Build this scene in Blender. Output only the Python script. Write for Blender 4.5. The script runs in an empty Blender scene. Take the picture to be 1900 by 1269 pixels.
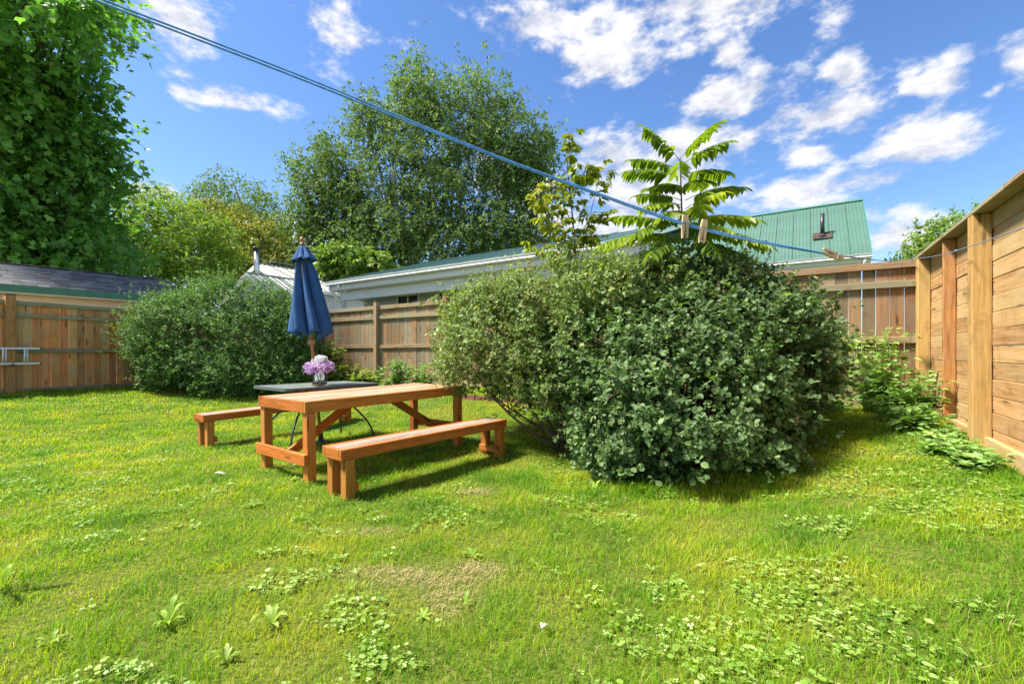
import bpy, math, random
import numpy as np
from mathutils import Vector, Matrix

random.seed(11)
rng = np.random.default_rng(11)
sc = bpy.context.scene
R = math.radians
F, CX, HZ, CAMH = 830.0, 950.0, 655.0, 1.22     # focal length in photo pixels, principal column, horizon row, eye height

# ------------------------------------------------------------------ camera
cam_d = bpy.data.cameras.new('camera'); cam = bpy.data.objects.new('camera', cam_d)
sc.collection.objects.link(cam); sc.camera = cam
cam.location = (0, 0, CAMH); cam.rotation_euler = (R(90), 0, 0)
cam_d.sensor_width = 36; cam_d.lens = F / 1900 * 36
cam_d.shift_y = (HZ - 634.5) / 1900
cam_d.clip_start = 0.05; cam_d.clip_end = 3000

# ------------------------------------------------------------------ sun, sky, exposure
SUN_EL = R(57)
SUN_DIR = Vector((-1.0, -0.04, 0.0)).normalized() * math.cos(SUN_EL) + Vector((0, 0, math.sin(SUN_EL)))
sun_d = bpy.data.lights.new('sun', 'SUN'); sun = bpy.data.objects.new('sun', sun_d)
sc.collection.objects.link(sun)
sun_d.energy = 4.0; sun_d.angle = R(9.0); sun_d.color = (1.0, 0.93, 0.82)
sun.rotation_euler = (-SUN_DIR).to_track_quat('-Z', 'Y').to_euler()
sc.view_settings.view_transform = 'Standard'; sc.view_settings.look = 'None'
sc.view_settings.exposure = 1.65; sc.view_settings.gamma = 1.0
sc.view_settings.use_curve_mapping = False
try:
    sc.cycles.use_denoising = True
    sc.cycles.denoiser = 'OPENIMAGEDENOISE'
    sc.cycles.max_bounces = 8; sc.cycles.diffuse_bounces = 4; sc.cycles.glossy_bounces = 3
    sc.cycles.transmission_bounces = 6; sc.cycles.transparent_max_bounces = 6
    sc.cycles.sample_clamp_indirect = 4
    sc.cycles.use_adaptive_sampling = False
except Exception:
    pass

world = bpy.data.worlds.new('World'); sc.world = world; world.use_nodes = True

def build_sky():
    nt = world.node_tree; nt.nodes.clear(); L = nt.links.new
    def nd(t, **kw):
        n = nt.nodes.new(t)
        for k, v in kw.items(): setattr(n, k, v)
        return n
    def mth(op, a, b=None, c=None):
        n = nd('ShaderNodeMath', operation=op)
        for i, v in enumerate((a, b, c)):
            if v is None: continue
            if isinstance(v, (int, float)): n.inputs[i].default_value = v
            else: L(v, n.inputs[i])
        return n.outputs[0]
    out = nd('ShaderNodeOutputWorld'); bg = nd('ShaderNodeBackground')
    L(bg.outputs[0], out.inputs[0]); bg.inputs[1].default_value = 0.13
    sky = nd('ShaderNodeTexSky', sky_type='NISHITA', sun_disc=False)
    sky.sun_elevation = SUN_EL; sky.sun_rotation = math.atan2(SUN_DIR.x, SUN_DIR.y)
    sky.air_density = 1.0; sky.dust_density = 0.35; sky.ozone_density = 2.2
    hs = nd('ShaderNodeHueSaturation'); hs.inputs['Saturation'].default_value = 1.2; hs.inputs['Value'].default_value = 0.57; hs.inputs['Hue'].default_value = 0.507
    L(sky.outputs[0], hs.inputs['Color'])
    tc = nd('ShaderNodeTexCoord'); sep = nd('ShaderNodeSeparateXYZ'); L(tc.outputs['Generated'], sep.inputs[0])
    az = mth('ARCTAN2', sep.outputs[0], sep.outputs[1]); el = mth('ARCSINE', sep.outputs[2])
    comb = nd('ShaderNodeCombineXYZ'); L(az, comb.inputs[0]); L(el, comb.inputs[1])
    def noise(scale, detail, rough, vec, sy=1.0, off=0.0, up=0.0):
        mp = nd('ShaderNodeMapping'); mp.inputs['Scale'].default_value = (1, 1.9, sy); mp.inputs['Location'].default_value = (off, off + up, off)
        L(vec, mp.inputs[0])
        n = nd('ShaderNodeTexNoise'); n.inputs['Scale'].default_value = scale; n.inputs['Detail'].default_value = detail
        n.inputs['Roughness'].default_value = rough; L(mp.outputs[0], n.inputs['Vector']); return n
    f1 = noise(5.0, 9, 0.62, comb.outputs[0], 1.0, 0.0)
    f2 = noise(17.0, 7, 0.6, comb.outputs[0], 1.0, 3.1)
    f1u = noise(5.0, 6, 0.6, comb.outputs[0], 1.0, 0.0, 0.055)
    # warp the azimuth / elevation coordinate so the banks have ragged edges
    wv = nd('ShaderNodeVectorMath', operation='MULTIPLY_ADD')
    L(f1.outputs['Color'], wv.inputs[0]); wv.inputs[1].default_value = (0.09, 0.045, 0); wv.inputs[2].default_value = (-0.045, -0.0225, 0)
    wa = nd('ShaderNodeVectorMath', operation='ADD'); L(comb.outputs[0], wa.inputs[0]); L(wv.outputs[0], wa.inputs[1])
    banks = [(335, 42, 78, 46), (628, 55, 52, 52), (425, 182, 110, 22), (330, 165, 34, 14), (1250, 20, 350, 48),
             (1010, 50, 110, 28), (1150, 102, 115, 42), (1540, 34, 44, 34), (1360, 180, 90, 34), (1530, 215, 100, 28),
             (1572, 130, 38, 22), (1740, 142, 56, 36), (1885, 120, 50, 44), (1832, 172, 20, 14), (1735, 255, 110, 48),
             (1360, 92, 32, 22), (1330, 275, 240, 50), (1130, 285, 100, 44), (1500, 285, 60, 24), (1480, 355, 220, 36),
             (1230, 352, 190, 44), (1690, 430, 110, 44), (290, 352, 80, 14), (960, 330, 90, 60), (560, 440, 80, 40), (1100, 420, 160, 40)]
    blobs = []
    for (px, py, rx, ry) in banks:
        X, Z = (px - CX) / F, (HZ - py) / F
        a = math.atan2(X, 1.0); e = math.atan2(Z, math.hypot(X, 1.0))
        k = 1 / (1 + X * X)
        blobs.append((a, e, rx / F * k * 1.25, ry / F * math.sqrt(k) * 1.25))
    rr = random.Random(5)
    for i in range(110):                                   # the same broken cumulus round the rest of the sky
        a = rr.uniform(0.95, 2 * math.pi - 0.95); a = a if a < math.pi else a - 2 * math.pi
        blobs.append((a, math.asin(rr.uniform(0.08, 0.99)), rr.uniform(0.10, 0.32), rr.uniform(0.04, 0.10)))
    m = None
    for (a, e, ra, re) in blobs:
        q = nd('ShaderNodeVectorMath', operation='MULTIPLY_ADD')
        L(wa.outputs[0], q.inputs[0]); q.inputs[1].default_value = (1 / ra, 1 / re, 0); q.inputs[2].default_value = (-a / ra, -e / re, 0)
        ln = nd('ShaderNodeVectorMath', operation='LENGTH'); L(q.outputs[0], ln.inputs[0])
        v = ln.outputs['Value']
        m = v if m is None else mth('MINIMUM', m, v)
    g = mth('SUBTRACT', 1.0, m)
    g = mth('MAXIMUM', g, -0.8)
    d1 = mth('MULTIPLY_ADD', f1.outputs['Fac'], 2.9, -1.45)
    d2 = mth('MULTIPLY_ADD', f2.outputs['Fac'], 2.2, -1.1)
    dens = mth('ADD', g, mth('ADD', d1, d2))
    mr = nd('ShaderNodeMapRange', interpolation_type='SMOOTHSTEP'); L(dens, mr.inputs[0])
    mr.inputs[1].default_value = -0.02; mr.inputs[2].default_value = 0.85
    fac = mth('MULTIPLY', mr.outputs[0], 0.93)
    # light from above painted in: bank tops paler, undersides greyer, broken by fine noise
    lit = mth('ADD', mth('MULTIPLY', mth('SUBTRACT', f1.outputs['Fac'], f1u.outputs['Fac']), 3.2), mth('MULTIPLY_ADD', f2.outputs['Fac'], 1.6, -0.15))
    shade = nd('ShaderNodeMapRange'); L(lit, shade.inputs[0]); shade.inputs[1].default_value = 0.30; shade.inputs[2].default_value = 0.85
    cr = nd('ShaderNodeMix', data_type='RGBA'); L(shade.outputs[0], cr.inputs[0])
    cr.inputs[6].default_value = (1.62, 1.72, 2.0, 1); cr.inputs[7].default_value = (2.65, 2.62, 2.65, 1)
    mx = nd('ShaderNodeMix', data_type='RGBA'); L(fac, mx.inputs[0]); L(hs.outputs[0], mx.inputs[6]); L(cr.outputs[2], mx.inputs[7])
    L(mx.outputs[2], bg.inputs[0])
build_sky()

# ------------------------------------------------------------------ helpers
COL = sc.collection
def tag(o, label=None, cat=None, group=None, kind=None):
    if label: o['label'] = label
    if cat: o['category'] = cat
    if group: o['group'] = group
    if kind: o['kind'] = kind
    return o
def empty(name, loc=(0, 0, 0), rz=0.0, label=None, cat=None, group=None):
    o = bpy.data.objects.new(name, None); COL.objects.link(o)
    o.location = loc; o.rotation_euler = (0, 0, rz); o.empty_display_size = 0.1
    return tag(o, label, cat, group)
def obj(name, me, mat=None, parent=None, loc=(0, 0, 0), rot=(0, 0, 0), kind=None):
    o = bpy.data.objects.new(name, me); COL.objects.link(o)
    if mat is not None and len(me.materials) == 0: me.materials.append(mat)
    o.parent = parent; o.location = loc; o.rotation_euler = rot
    if kind: o['kind'] = kind
    return o
def P(px, py, Y):
    return Vector(((px - CX) / F * Y, Y, CAMH + (HZ - py) / F * Y))
def npmesh(name, V, tris=None, quads=None, attrs=None, smooth=False):
    me = bpy.data.meshes.new(name)
    V = np.asarray(V, dtype=np.float32).reshape(-1, 3)
    nt = 0 if tris is None else len(tris); nq = 0 if quads is None else len(quads)
    idx, starts = [], []
    if nt: idx.append(np.asarray(tris, np.int32).reshape(-1)); starts.append(np.arange(nt) * 3)
    if nq: idx.append(np.asarray(quads, np.int32).reshape(-1)); starts.append(nt * 3 + np.arange(nq) * 4)
    idx = np.concatenate(idx); starts = np.concatenate(starts).astype(np.int32)
    me.vertices.add(len(V)); me.vertices.foreach_set('co', V.reshape(-1))
    me.loops.add(len(idx)); me.loops.foreach_set('vertex_index', idx)
    me.polygons.add(nt + nq); me.polygons.foreach_set('loop_start', starts)
    me.polygons.foreach_set('use_smooth', np.full(nt + nq, smooth, dtype=bool))
    me.update(calc_edges=True)
    for k, a in (attrs or {}).items():
        at = me.attributes.new(k, 'FLOAT', 'POINT'); at.data.foreach_set('value', np.asarray(a, np.float32))
    return me
class MB:
    """collects simple solids into one mesh"""
    def __init__(s): s.v, s.q, s.t, s.n = [], [], [], 0
    def add(s, V, quads=None, tris=None):
        V = np.asarray(V, float).reshape(-1, 3)
        if quads is not None and len(quads): s.q.append(np.asarray(quads, int) + s.n)
        if tris is not None and len(tris): s.t.append(np.asarray(tris, int) + s.n)
        s.v.append(V); s.n += len(V); return s
    def box(s, lo, hi, M=None):
        x0, y0, z0 = lo; x1, y1, z1 = hi
        V = np.array([(x, y, z) for z in (z0, z1) for (x, y) in ((x0, y0), (x1, y0), (x1, y1), (x0, y1))], float)
        if M is not None: V = np.array([tuple(M @ Vector(p)) for p in V])
        return s.add(V, [(3, 2, 1, 0), (4, 5, 6, 7), (0, 1, 5, 4), (1, 2, 6, 5), (2, 3, 7, 6), (3, 0, 4, 7)])
    def tube(s, pts, rad, sides=6, cap=True):
        pts = [Vector(p) for p in pts]; n = len(pts)
        if not hasattr(rad, '__len__'): rad = [rad] * n
        V = []; up = None
        for i, p in enumerate(pts):
            t = (pts[min(i + 1, n - 1)] - pts[max(i - 1, 0)]).normalized()
            if up is None:
                up = Vector((0, 0, 1)) if abs(t.z) < 0.9 else Vector((1, 0, 0))
            a = t.cross(up)
            a = a.normalized() if a.length > 1e-6 else t.orthogonal().normalized()
            b = a.cross(t).normalized(); up = b
            for k in range(sides):
                w = 2 * math.pi * k / sides
                V.append(p + (a * math.cos(w) + b * math.sin(w)) * rad[i])
        q = [(i * sides + k, i * sides + (k + 1) % sides, (i + 1) * sides + (k + 1) % sides, (i + 1) * sides + k)
             for i in range(n - 1) for k in range(sides)]
        tr = []
        if cap:
            V.append(pts[0]); V.append(pts[-1]); c0 = n * sides; c1 = c0 + 1
            for k in range(sides):
                tr.append((c0, (k + 1) % sides, k)); tr.append((c1, (n - 1) * sides + k, (n - 1) * sides + (k + 1) % sides))
        return s.add([tuple(v) for v in V], q, tr)
    def lathe(s, prof, sides=16, M=None):
        V = [(r * math.cos(2 * math.pi * k / sides), r * math.sin(2 * math.pi * k / sides), z) for (r, z) in prof for k in range(sides)]
        n = len(prof)
        q = [(i * sides + k, i * sides + (k + 1) % sides, (i + 1) * sides + (k + 1) % sides, (i + 1) * sides + k)
             for i in range(n - 1) for k in range(sides)]
        if M is not None: V = [tuple(M @ Vector(p)) for p in V]
        return s.add(V, q)
    def prism(s, poly, z0, z1, M=None):
        n = len(poly); V = [(x, y, z0) for x, y in poly] + [(x, y, z1) for x, y in poly]
        c0, c1 = len(V), len(V) + 1
        cx, cy = sum(p[0] for p in poly) / n, sum(p[1] for p in poly) / n
        V += [(cx, cy, z0), (cx, cy, z1)]
        if M is not None: V = [tuple(M @ Vector(p)) for p in V]
        q = [(k, (k + 1) % n, n + (k + 1) % n, n + k) for k in range(n)]
        t = [(c0, (k + 1) % n, k) for k in range(n)] + [(c1, n + k, n + (k + 1) % n) for k in range(n)]
        return s.add(V, q, t)
    def mesh(s, name, smooth=False):
        return npmesh(name, np.concatenate(s.v), np.concatenate(s.t) if s.t else None, np.concatenate(s.q) if s.q else None, smooth=smooth)
    def build(s, name, mat, parent=None, loc=(0, 0, 0), rot=(0, 0, 0), smooth=False, kind=None):
        return obj(name, s.mesh(name, smooth), mat, parent, loc, rot, kind)

_plank_cache = {}
def plank_mesh(lx, ly, lz, bev=0.004, seed=0):
    """a sawn board centred on its origin with softened edges; shared between boards of one size"""
    key = (round(lx, 3), round(ly, 3), round(lz, 3), round(bev, 4), seed)
    if key in _plank_cache: return _plank_cache[key]
    import bmesh
    bm = bmesh.new(); bmesh.ops.create_cube(bm, size=1.0)
    bmesh.ops.scale(bm, vec=(lx, ly, lz), verts=bm.verts)
    bmesh.ops.bevel(bm, geom=bm.edges[:], offset=min(bev, 0.3 * min(lx, ly, lz)), segments=1, affect='EDGES')
    me = bpy.data.meshes.new('board'); bm.to_mesh(me); bm.free()
    _plank_cache[key] = me; return me
def plank(name, dims, mat, parent, loc, rot=(0, 0, 0), bev=0.004):
    key = (round(dims[0], 3), round(dims[1], 3), round(dims[2], 3), round(bev, 4), mat.name)
    if key not in _plank_cache:
        me = plank_mesh(*dims, bev).copy(); me.materials.clear(); me.materials.append(mat); _plank_cache[key] = me
    return obj(name, _plank_cache[key], None, parent, loc, rot)

# value noise for numpy arrays
def _hash(ix, iy, iz, seed):
    h = (ix * 374761393 + iy * 668265263 + iz * 2147483647 + seed * 974634777) & 0xFFFFFFFF
    h = ((h ^ (h >> 13)) * 1274126177) & 0xFFFFFFFF
    return ((h ^ (h >> 16)) & 0xFFFF) / 65535.0
def vnoise(x, y, z=0.0, seed=0):
    x, y, z = np.broadcast_arrays(np.asarray(x, float), np.asarray(y, float), np.asarray(z, float))
    ix, iy, iz = (np.floor(a).astype(np.int64) for a in (x, y, z))
    fx, fy, fz = x - ix, y - iy, z - iz
    fx, fy, fz = (f * f * (3 - 2 * f) for f in (fx, fy, fz))
    r = 0
    for dx in (0, 1):
        for dy in (0, 1):
            for dz in (0, 1):
                w = (fx if dx else 1 - fx) * (fy if dy else 1 - fy) * (fz if dz else 1 - fz)
                r = r + w * _hash(ix + dx, iy + dy, iz + dz, seed)
    return r
def fbm(x, y, z=0.0, seed=0, oct=3):
    a, s, t = 0.5, 0, 0
    for o in range(oct):
        s = s + a * vnoise(np.asarray(x) * 2 ** o, np.asarray(y) * 2 ** o, np.asarray(z) * 2 ** o, seed + o); t += a; a *= 0.5
    return s / t
def sstep(t):
    t = np.clip(t, 0, 1); return t * t * (3 - 2 * t)

# ------------------------------------------------------------------ layout of the yard
C0 = np.array((5.24, 5.71))                              # corner of back and right fences
BD = np.array((-0.836, 0.549)); BD /= np.linalg.norm(BD)  # back fence, running left
RD = np.array((-0.538, -0.843)); RD /= np.linalg.norm(RD) # right fence, running towards the viewer
C1 = np.array((-7.8, 14.28))                             # corner of back and left fences
LD = np.array((-0.427, -0.904)); LD /= np.linalg.norm(LD) # left fence, running towards the viewer
def d_right(x, y): return -((x - C0[0]) * 0.843 + (y - C0[1]) * -0.538)
def d_back(x, y): return -((x - C0[0]) * 0.549 + (y - C0[1]) * 0.836)
def d_left(x, y): return (x - C1[0]) * 0.904 + (y - C1[1]) * -0.427
def ground_z(x, y):
    x = np.asarray(x, float); y = np.asarray(y, float)
    a = sstep(1 - np.maximum(d_right(x, y), 0) / 2.2) * 0.72
    b = sstep(1 - np.maximum(d_back(x, y), 0) / 3.6) * 0.90
    c = sstep(1 - np.maximum(d_left(x, y), 0) / 6.0) * 0.74
    z = 0.50 * (1 - (1 - a) * (1 - b) * (1 - c))
    return z + 0.05 * (fbm(x * 0.7, y * 0.7, 0, 3) - 0.5) * np.exp(-((np.abs(x) + np.abs(y)) / 40) ** 2)
def gz(x, y): return float(ground_z(x, y))
def hit(px, py):
    """where the view ray through a photo pixel meets the lawn"""
    Y = 0.8
    while Y < 30:
        p = P(px, py, Y)
        if p.z <= gz(p.x, p.y): return p
        Y += 0.01
    return P(px, py, 12)

# ------------------------------------------------------------------ materials
def newmat(name):
    m = bpy.data.materials.new(name); m.use_nodes = True; nt = m.node_tree; nt.nodes.clear()
    out = nt.nodes.new('ShaderNodeOutputMaterial')
    return m, nt, out
def nn(nt, t, ins=None, **kw):
    n = nt.nodes.new(t)
    for k, v in kw.items(): setattr(n, k, v)
    for k, v in (ins or {}).items():
        if hasattr(v, 'is_output'): nt.links.new(v, n.inputs[k])
        else: n.inputs[k].default_value = v
    return n
def ramp(nt, fac, stops):
    r = nt.nodes.new('ShaderNodeValToRGB'); e = r.color_ramp.elements
    while len(e) > 1: e.remove(e[-1])
    e[0].position = stops[0][0]; e[0].color = (*stops[0][1], 1)
    for p, c in stops[1:]:
        x = e.new(p); x.color = (*c, 1)
    nt.links.new(fac, r.inputs[0]); return r.outputs[0]
def mixc(nt, fac, a, b, mode='MIX'):
    n = nt.nodes.new('ShaderNodeMix'); n.data_type = 'RGBA'; n.blend_type = mode
    for i, v in ((0, fac), (6, a), (7, b)):
        if hasattr(v, 'is_output'): nt.links.new(v, n.inputs[i])
        elif isinstance(v, tuple): n.inputs[i].default_value = (*v, 1) if len(v) == 3 else v
        else: n.inputs[i].default_value = v
    return n.outputs[2]
def mnode(nt, op, a, b=None, c=None):
    n = nt.nodes.new('ShaderNodeMath'); n.operation = op
    for i, v in enumerate((a, b, c)):
        if v is None: continue
        if hasattr(v, 'is_output'): nt.links.new(v, n.inputs[i])
        else: n.inputs[i].default_value = v
    return n.outputs[0]

def wood(name, dark, mid, light, grey, axis='X', greyness=0.3, vary=0.5, rough=0.72, scale=1.0, knots=0.85, spec=0.25):
    m, nt, out = newmat(name)
    tc = nn(nt, 'ShaderNodeTexCoord'); oi = nn(nt, 'ShaderNodeObjectInfo')
    off = nn(nt, 'ShaderNodeVectorMath', {0: oi.outputs['Random']}, operation='SCALE'); off.inputs['Scale'].default_value = 37.0
    pos = nn(nt, 'ShaderNodeVectorMath', {0: tc.outputs['Object'], 1: off.outputs[0]}, operation='ADD')
    s = {'X': (1.1, 22, 22), 'Y': (22, 1.1, 22), 'Z': (22, 22, 1.1)}[axis]
    mp = nn(nt, 'ShaderNodeMapping', {0: pos.outputs[0], 'Scale': tuple(v * scale for v in s)})
    g = nn(nt, 'ShaderNodeTexNoise', {'Vector': mp.outputs[0], 'Scale': 1.6, 'Detail': 7.0, 'Roughness': 0.65, 'Distortion': 1.3})
    fine = nn(nt, 'ShaderNodeTexNoise', {'Vector': mp.outputs[0], 'Scale': 7.0, 'Detail': 4.0, 'Roughness': 0.6})
    c = ramp(nt, g.outputs['Fac'], [(0.30, dark), (0.47, mid), (0.66, light)])
    big = nn(nt, 'ShaderNodeTexNoise', {'Vector': pos.outputs[0], 'Scale': 2.3, 'Detail': 3.0})
    gf = nn(nt, 'ShaderNodeMapRange', {0: big.outputs['Fac'], 1: 0.38, 2: 0.68, 3: 0.0, 4: 1.0})
    gr = mnode(nt, 'MULTIPLY', gf.outputs[0], greyness)
    r2 = mnode(nt, 'FRACT', mnode(nt, 'MULTIPLY', oi.outputs['Random'], 7.31))
    gr = mnode(nt, 'ADD', gr, mnode(nt, 'MULTIPLY', r2, greyness * 0.75))
    c = mixc(nt, gr, c, grey)
    r3 = mnode(nt, 'FRACT', mnode(nt, 'MULTIPLY', oi.outputs['Random'], 19.7))
    val = mnode(nt, 'MULTIPLY_ADD', r3, vary, 1 - vary * 0.5)
    hsv = nn(nt, 'ShaderNodeHueSaturation', {'Color': c, 'Value': val})
    hue = mnode(nt, 'MULTIPLY_ADD', r2, 0.022, 0.489); nt.links.new(hue, hsv.inputs['Hue'])
    c = hsv.outputs[0]
    ks = {'X': (1.7, 9, 9), 'Y': (9, 1.7, 9), 'Z': (9, 9, 1.7)}[axis]
    kp = nn(nt, 'ShaderNodeMapping', {0: pos.outputs[0], 'Scale': ks})
    vo = nn(nt, 'ShaderNodeTexVoronoi', {'Vector': kp.outputs[0], 'Scale': 1.0, 'Randomness': 1.0})
    kf = nn(nt, 'ShaderNodeMapRange', {0: vo.outputs['Distance'], 1: 0.08, 2: 0.20, 3: knots, 4: 0.0})
    c = mixc(nt, kf.outputs[0], c, tuple(0.32 * v for v in dark))
    st = nn(nt, 'ShaderNodeTexNoise', {'Vector': pos.outputs[0], 'Scale': 6.0, 'Detail': 5.0, 'Roughness': 0.7})
    sf = nn(nt, 'ShaderNodeMapRange', {0: st.outputs['Fac'], 1: 0.55, 2: 0.75, 3: 0.0, 4: 0.5})
    c = mixc(nt, sf.outputs[0], c, tuple(0.55 * v for v in dark))
    b = nn(nt, 'ShaderNodeBsdfPrincipled', {'Base Color': c, 'Roughness': rough, 'Specular IOR Level': spec})
    hgt = mnode(nt, 'ADD', mnode(nt, 'MULTIPLY', g.outputs['Fac'], 0.6), mnode(nt, 'MULTIPLY', fine.outputs['Fac'], 0.4))
    bp = nn(nt, 'ShaderNodeBump', {'Height': hgt, 'Strength': 0.35, 'Distance': 0.006}); nt.links.new(bp.outputs[0], b.inputs['Normal'])
    nt.links.new(b.outputs[0], out.inputs[0]); return m

def plain(name, col, rough=0.6, metal=0.0, spec=0.4, var=0.12, nscale=5.0, bump=0.0):
    m, nt, out = newmat(name)
    tc = nn(nt, 'ShaderNodeTexCoord')
    n1 = nn(nt, 'ShaderNodeTexNoise', {'Vector': tc.outputs['Object'], 'Scale': nscale, 'Detail': 6.0, 'Roughness': 0.65})
    c = ramp(nt, n1.outputs['Fac'], [(0.25, tuple(v * (1 - 1.6 * var) for v in col)), (0.55, col), (0.8, tuple(min(1, v * (1 + var)) for v in col))])
    b = nn(nt, 'ShaderNodeBsdfPrincipled', {'Base Color': c, 'Roughness': rough, 'Metallic': metal, 'Specular IOR Level': spec})
    if bump:
        n2 = nn(nt, 'ShaderNodeTexNoise', {'Vector': tc.outputs['Object'], 'Scale': nscale * 12, 'Detail': 3.0})
        bp = nn(nt, 'ShaderNodeBump', {'Height': n2.outputs['Fac'], 'Strength': bump, 'Distance': 0.004}); nt.links.new(bp.outputs[0], b.inputs['Normal'])
    nt.links.new(b.outputs[0], out.inputs[0]); return m

def leafmat(name, stops, trans=0.35, rough=0.5, spec=0.3, glow=(1.25, 1.35, 0.6), patch=0.0):
    m, nt, out = newmat(name)
    at = nn(nt, 'ShaderNodeAttribute', attribute_name='rnd')
    fac = at.outputs['Fac']
    if patch:
        tc = nn(nt, 'ShaderNodeTexCoord')
        n1 = nn(nt, 'ShaderNodeTexNoise', {'Vector': tc.outputs['Object'], 'Scale': 1.1, 'Detail': 3.0})
        fac = mnode(nt, 'ADD', fac, mnode(nt, 'MULTIPLY_ADD', n1.outputs['Fac'], patch * 2, -patch))
    c = ramp(nt, fac, stops)
    b = nn(nt, 'ShaderNodeBsdfPrincipled', {'Base Color': c, 'Roughness': rough, 'Specular IOR Level': spec})
    tcol = mixc(nt, 1.0, c, glow, 'MULTIPLY')
    t = nn(nt, 'ShaderNodeBsdfTranslucent', {'Color': tcol})
    mx = nn(nt, 'ShaderNodeMixShader', {0: trans, 1: b.outputs[0], 2: t.outputs[0]})
    nt.links.new(mx.outputs[0], out.inputs[0]); return m

M = {}
M['table_side'] = wood('stained_pine_side', (0.245, 0.061, 0.009), (0.441, 0.127, 0.018), (0.575, 0.188, 0.030), (0.367, 0.157, 0.055), 'X', 0.18, 0.22, 0.5, 1.0, 0.9, 0.35)
M['table_leg'] = wood('stained_pine_upright', (0.245, 0.067, 0.010), (0.441, 0.140, 0.020), (0.564, 0.200, 0.034), (0.367, 0.171, 0.063), 'Z', 0.25, 0.22, 0.55, 1.0, 0.9, 0.3)
M['table_top'] = wood('weathered_pine_top', (0.231, 0.100, 0.037), (0.420, 0.210, 0.100), (0.546, 0.326, 0.189), (0.420, 0.326, 0.242), 'X', 0.55, 0.25, 0.5, 1.2, 0.8, 0.45)
M['bench_top'] = wood('weathered_bench_top', (0.13, 0.075, 0.038), (0.30, 0.19, 0.105), (0.44, 0.31, 0.20), (0.36, 0.31, 0.25), 'X', 0.8, 0.3, 0.6, 1.2, 0.85, 0.35)
M['picket'] = wood('cedar_picket', (0.131, 0.062, 0.023), (0.260, 0.129, 0.049), (0.360, 0.196, 0.081), (0.231, 0.196, 0.133), 'Z', 0.75, 0.5, 0.85, 1.0, 0.8, 0.15)
M['picket_warm'] = wood('warm_cedar_picket', (0.324, 0.107, 0.026), (0.647, 0.232, 0.055), (0.800, 0.357, 0.109), (0.457, 0.321, 0.188), 'Z', 0.5, 0.55, 0.8, 1.0, 0.8, 0.2)
M['rail'] = wood('cedar_rail', (0.157, 0.087, 0.035), (0.293, 0.180, 0.081), (0.388, 0.260, 0.128), (0.272, 0.255, 0.172), 'X', 0.7, 0.3, 0.85, 1.0, 0.7, 0.15)
M['post'] = wood('cedar_post', (0.157, 0.087, 0.035), (0.303, 0.180, 0.077), (0.408, 0.267, 0.128), (0.283, 0.243, 0.161), 'Z', 0.6, 0.35, 0.85, 1.0, 0.7, 0.15)
M['post_warm'] = wood('warm_cedar_post', (0.221, 0.096, 0.023), (0.419, 0.210, 0.059), (0.551, 0.307, 0.104), (0.397, 0.284, 0.142), 'Z', 0.35, 0.3, 0.75, 1.0, 0.7, 0.2)
M['board'] = wood('fresh_cedar_board', (0.203, 0.109, 0.031), (0.380, 0.214, 0.069), (0.512, 0.332, 0.137), (0.460, 0.315, 0.177), 'X', 0.5, 0.3, 0.7, 0.7, 0.85, 0.25)
M['pole'] = wood('varnished_pole', (0.22, 0.09, 0.03), (0.38, 0.17, 0.065), (0.45, 0.22, 0.10), (0.35, 0.2, 0.1), 'Z', 0.1, 0.1, 0.4, 1.0, 0.2, 0.4)
M['peg'] = wood('peg_wood', (0.42, 0.24, 0.12), (0.60, 0.37, 0.20), (0.70, 0.48, 0.29), (0.5, 0.4, 0.3), 'Z', 0.2, 0.2, 0.6, 3.0, 0.3, 0.3)
M['white_paint'] = plain('white_paint', (0.78, 0.78, 0.76), 0.5, 0, 0.4, 0.06, 3)
M['siding_cream'] = plain('cream_siding', (0.70, 0.68, 0.62), 0.6, 0, 0.3, 0.10, 2)
M['siding_blue'] = plain('pale_blue_siding', (0.60, 0.65, 0.70), 0.55, 0, 0.35, 0.06, 2)
M['siding_grey'] = plain('grey_siding', (0.50, 0.53, 0.54), 0.55, 0, 0.35, 0.08, 2)
M['green_trim'] = plain('green_trim', (0.045, 0.19, 0.125), 0.5, 0, 0.4, 0.12, 4)
M['green_roof'] = plain('green_metal_roof', (0.077, 0.160, 0.119), 0.42, 0.0, 0.5, 0.12, 1.3)
M['green_roof_light'] = plain('faded_green_metal_roof', (0.122, 0.216, 0.173), 0.42, 0.0, 0.5, 0.10, 1.3)
M['grey_roof'] = plain('grey_metal_roof', (0.294, 0.315, 0.280), 0.45, 0.1, 0.5, 0.10, 1.3)
M['dark_metal'] = plain('dark_metal', (0.035, 0.037, 0.040), 0.4, 0.3, 0.5, 0.2, 20)
M['rust'] = plain('old_flashing', (0.075, 0.055, 0.045), 0.85, 0, 0.2, 0.5, 14, 0.4)
M['steel'] = plain('galvanised_flue', (0.62, 0.62, 0.62), 0.28, 0.9, 0.5, 0.10, 6)
M['aluminium'] = plain('aluminium', (0.80, 0.81, 0.82), 0.4, 0.25, 0.5, 0.08, 15)
M['navy'] = plain('navy_canvas', (0.034, 0.097, 0.240), 0.85, 0, 0.2, 0.22, 9, 0.3)
M['rope'] = plain('blue_rope', (0.11, 0.30, 0.80), 0.6, 0, 0.3, 0.35, 60)
M['cord'] = plain('grey_blue_cord', (0.16, 0.21, 0.30), 0.6, 0, 0.3, 0.2, 60)
M['brick_red'] = plain('red_edging', (0.26, 0.105, 0.075), 0.9, 0, 0.2, 0.35, 18, 0.4)
M['bark'] = plain('brown_bark', (0.085, 0.062, 0.045), 0.9, 0, 0.2, 0.4, 9, 0.6)
M['twig'] = plain('shrub_twig', (0.12, 0.075, 0.050), 0.85, 0, 0.2, 0.3, 12)
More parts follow.
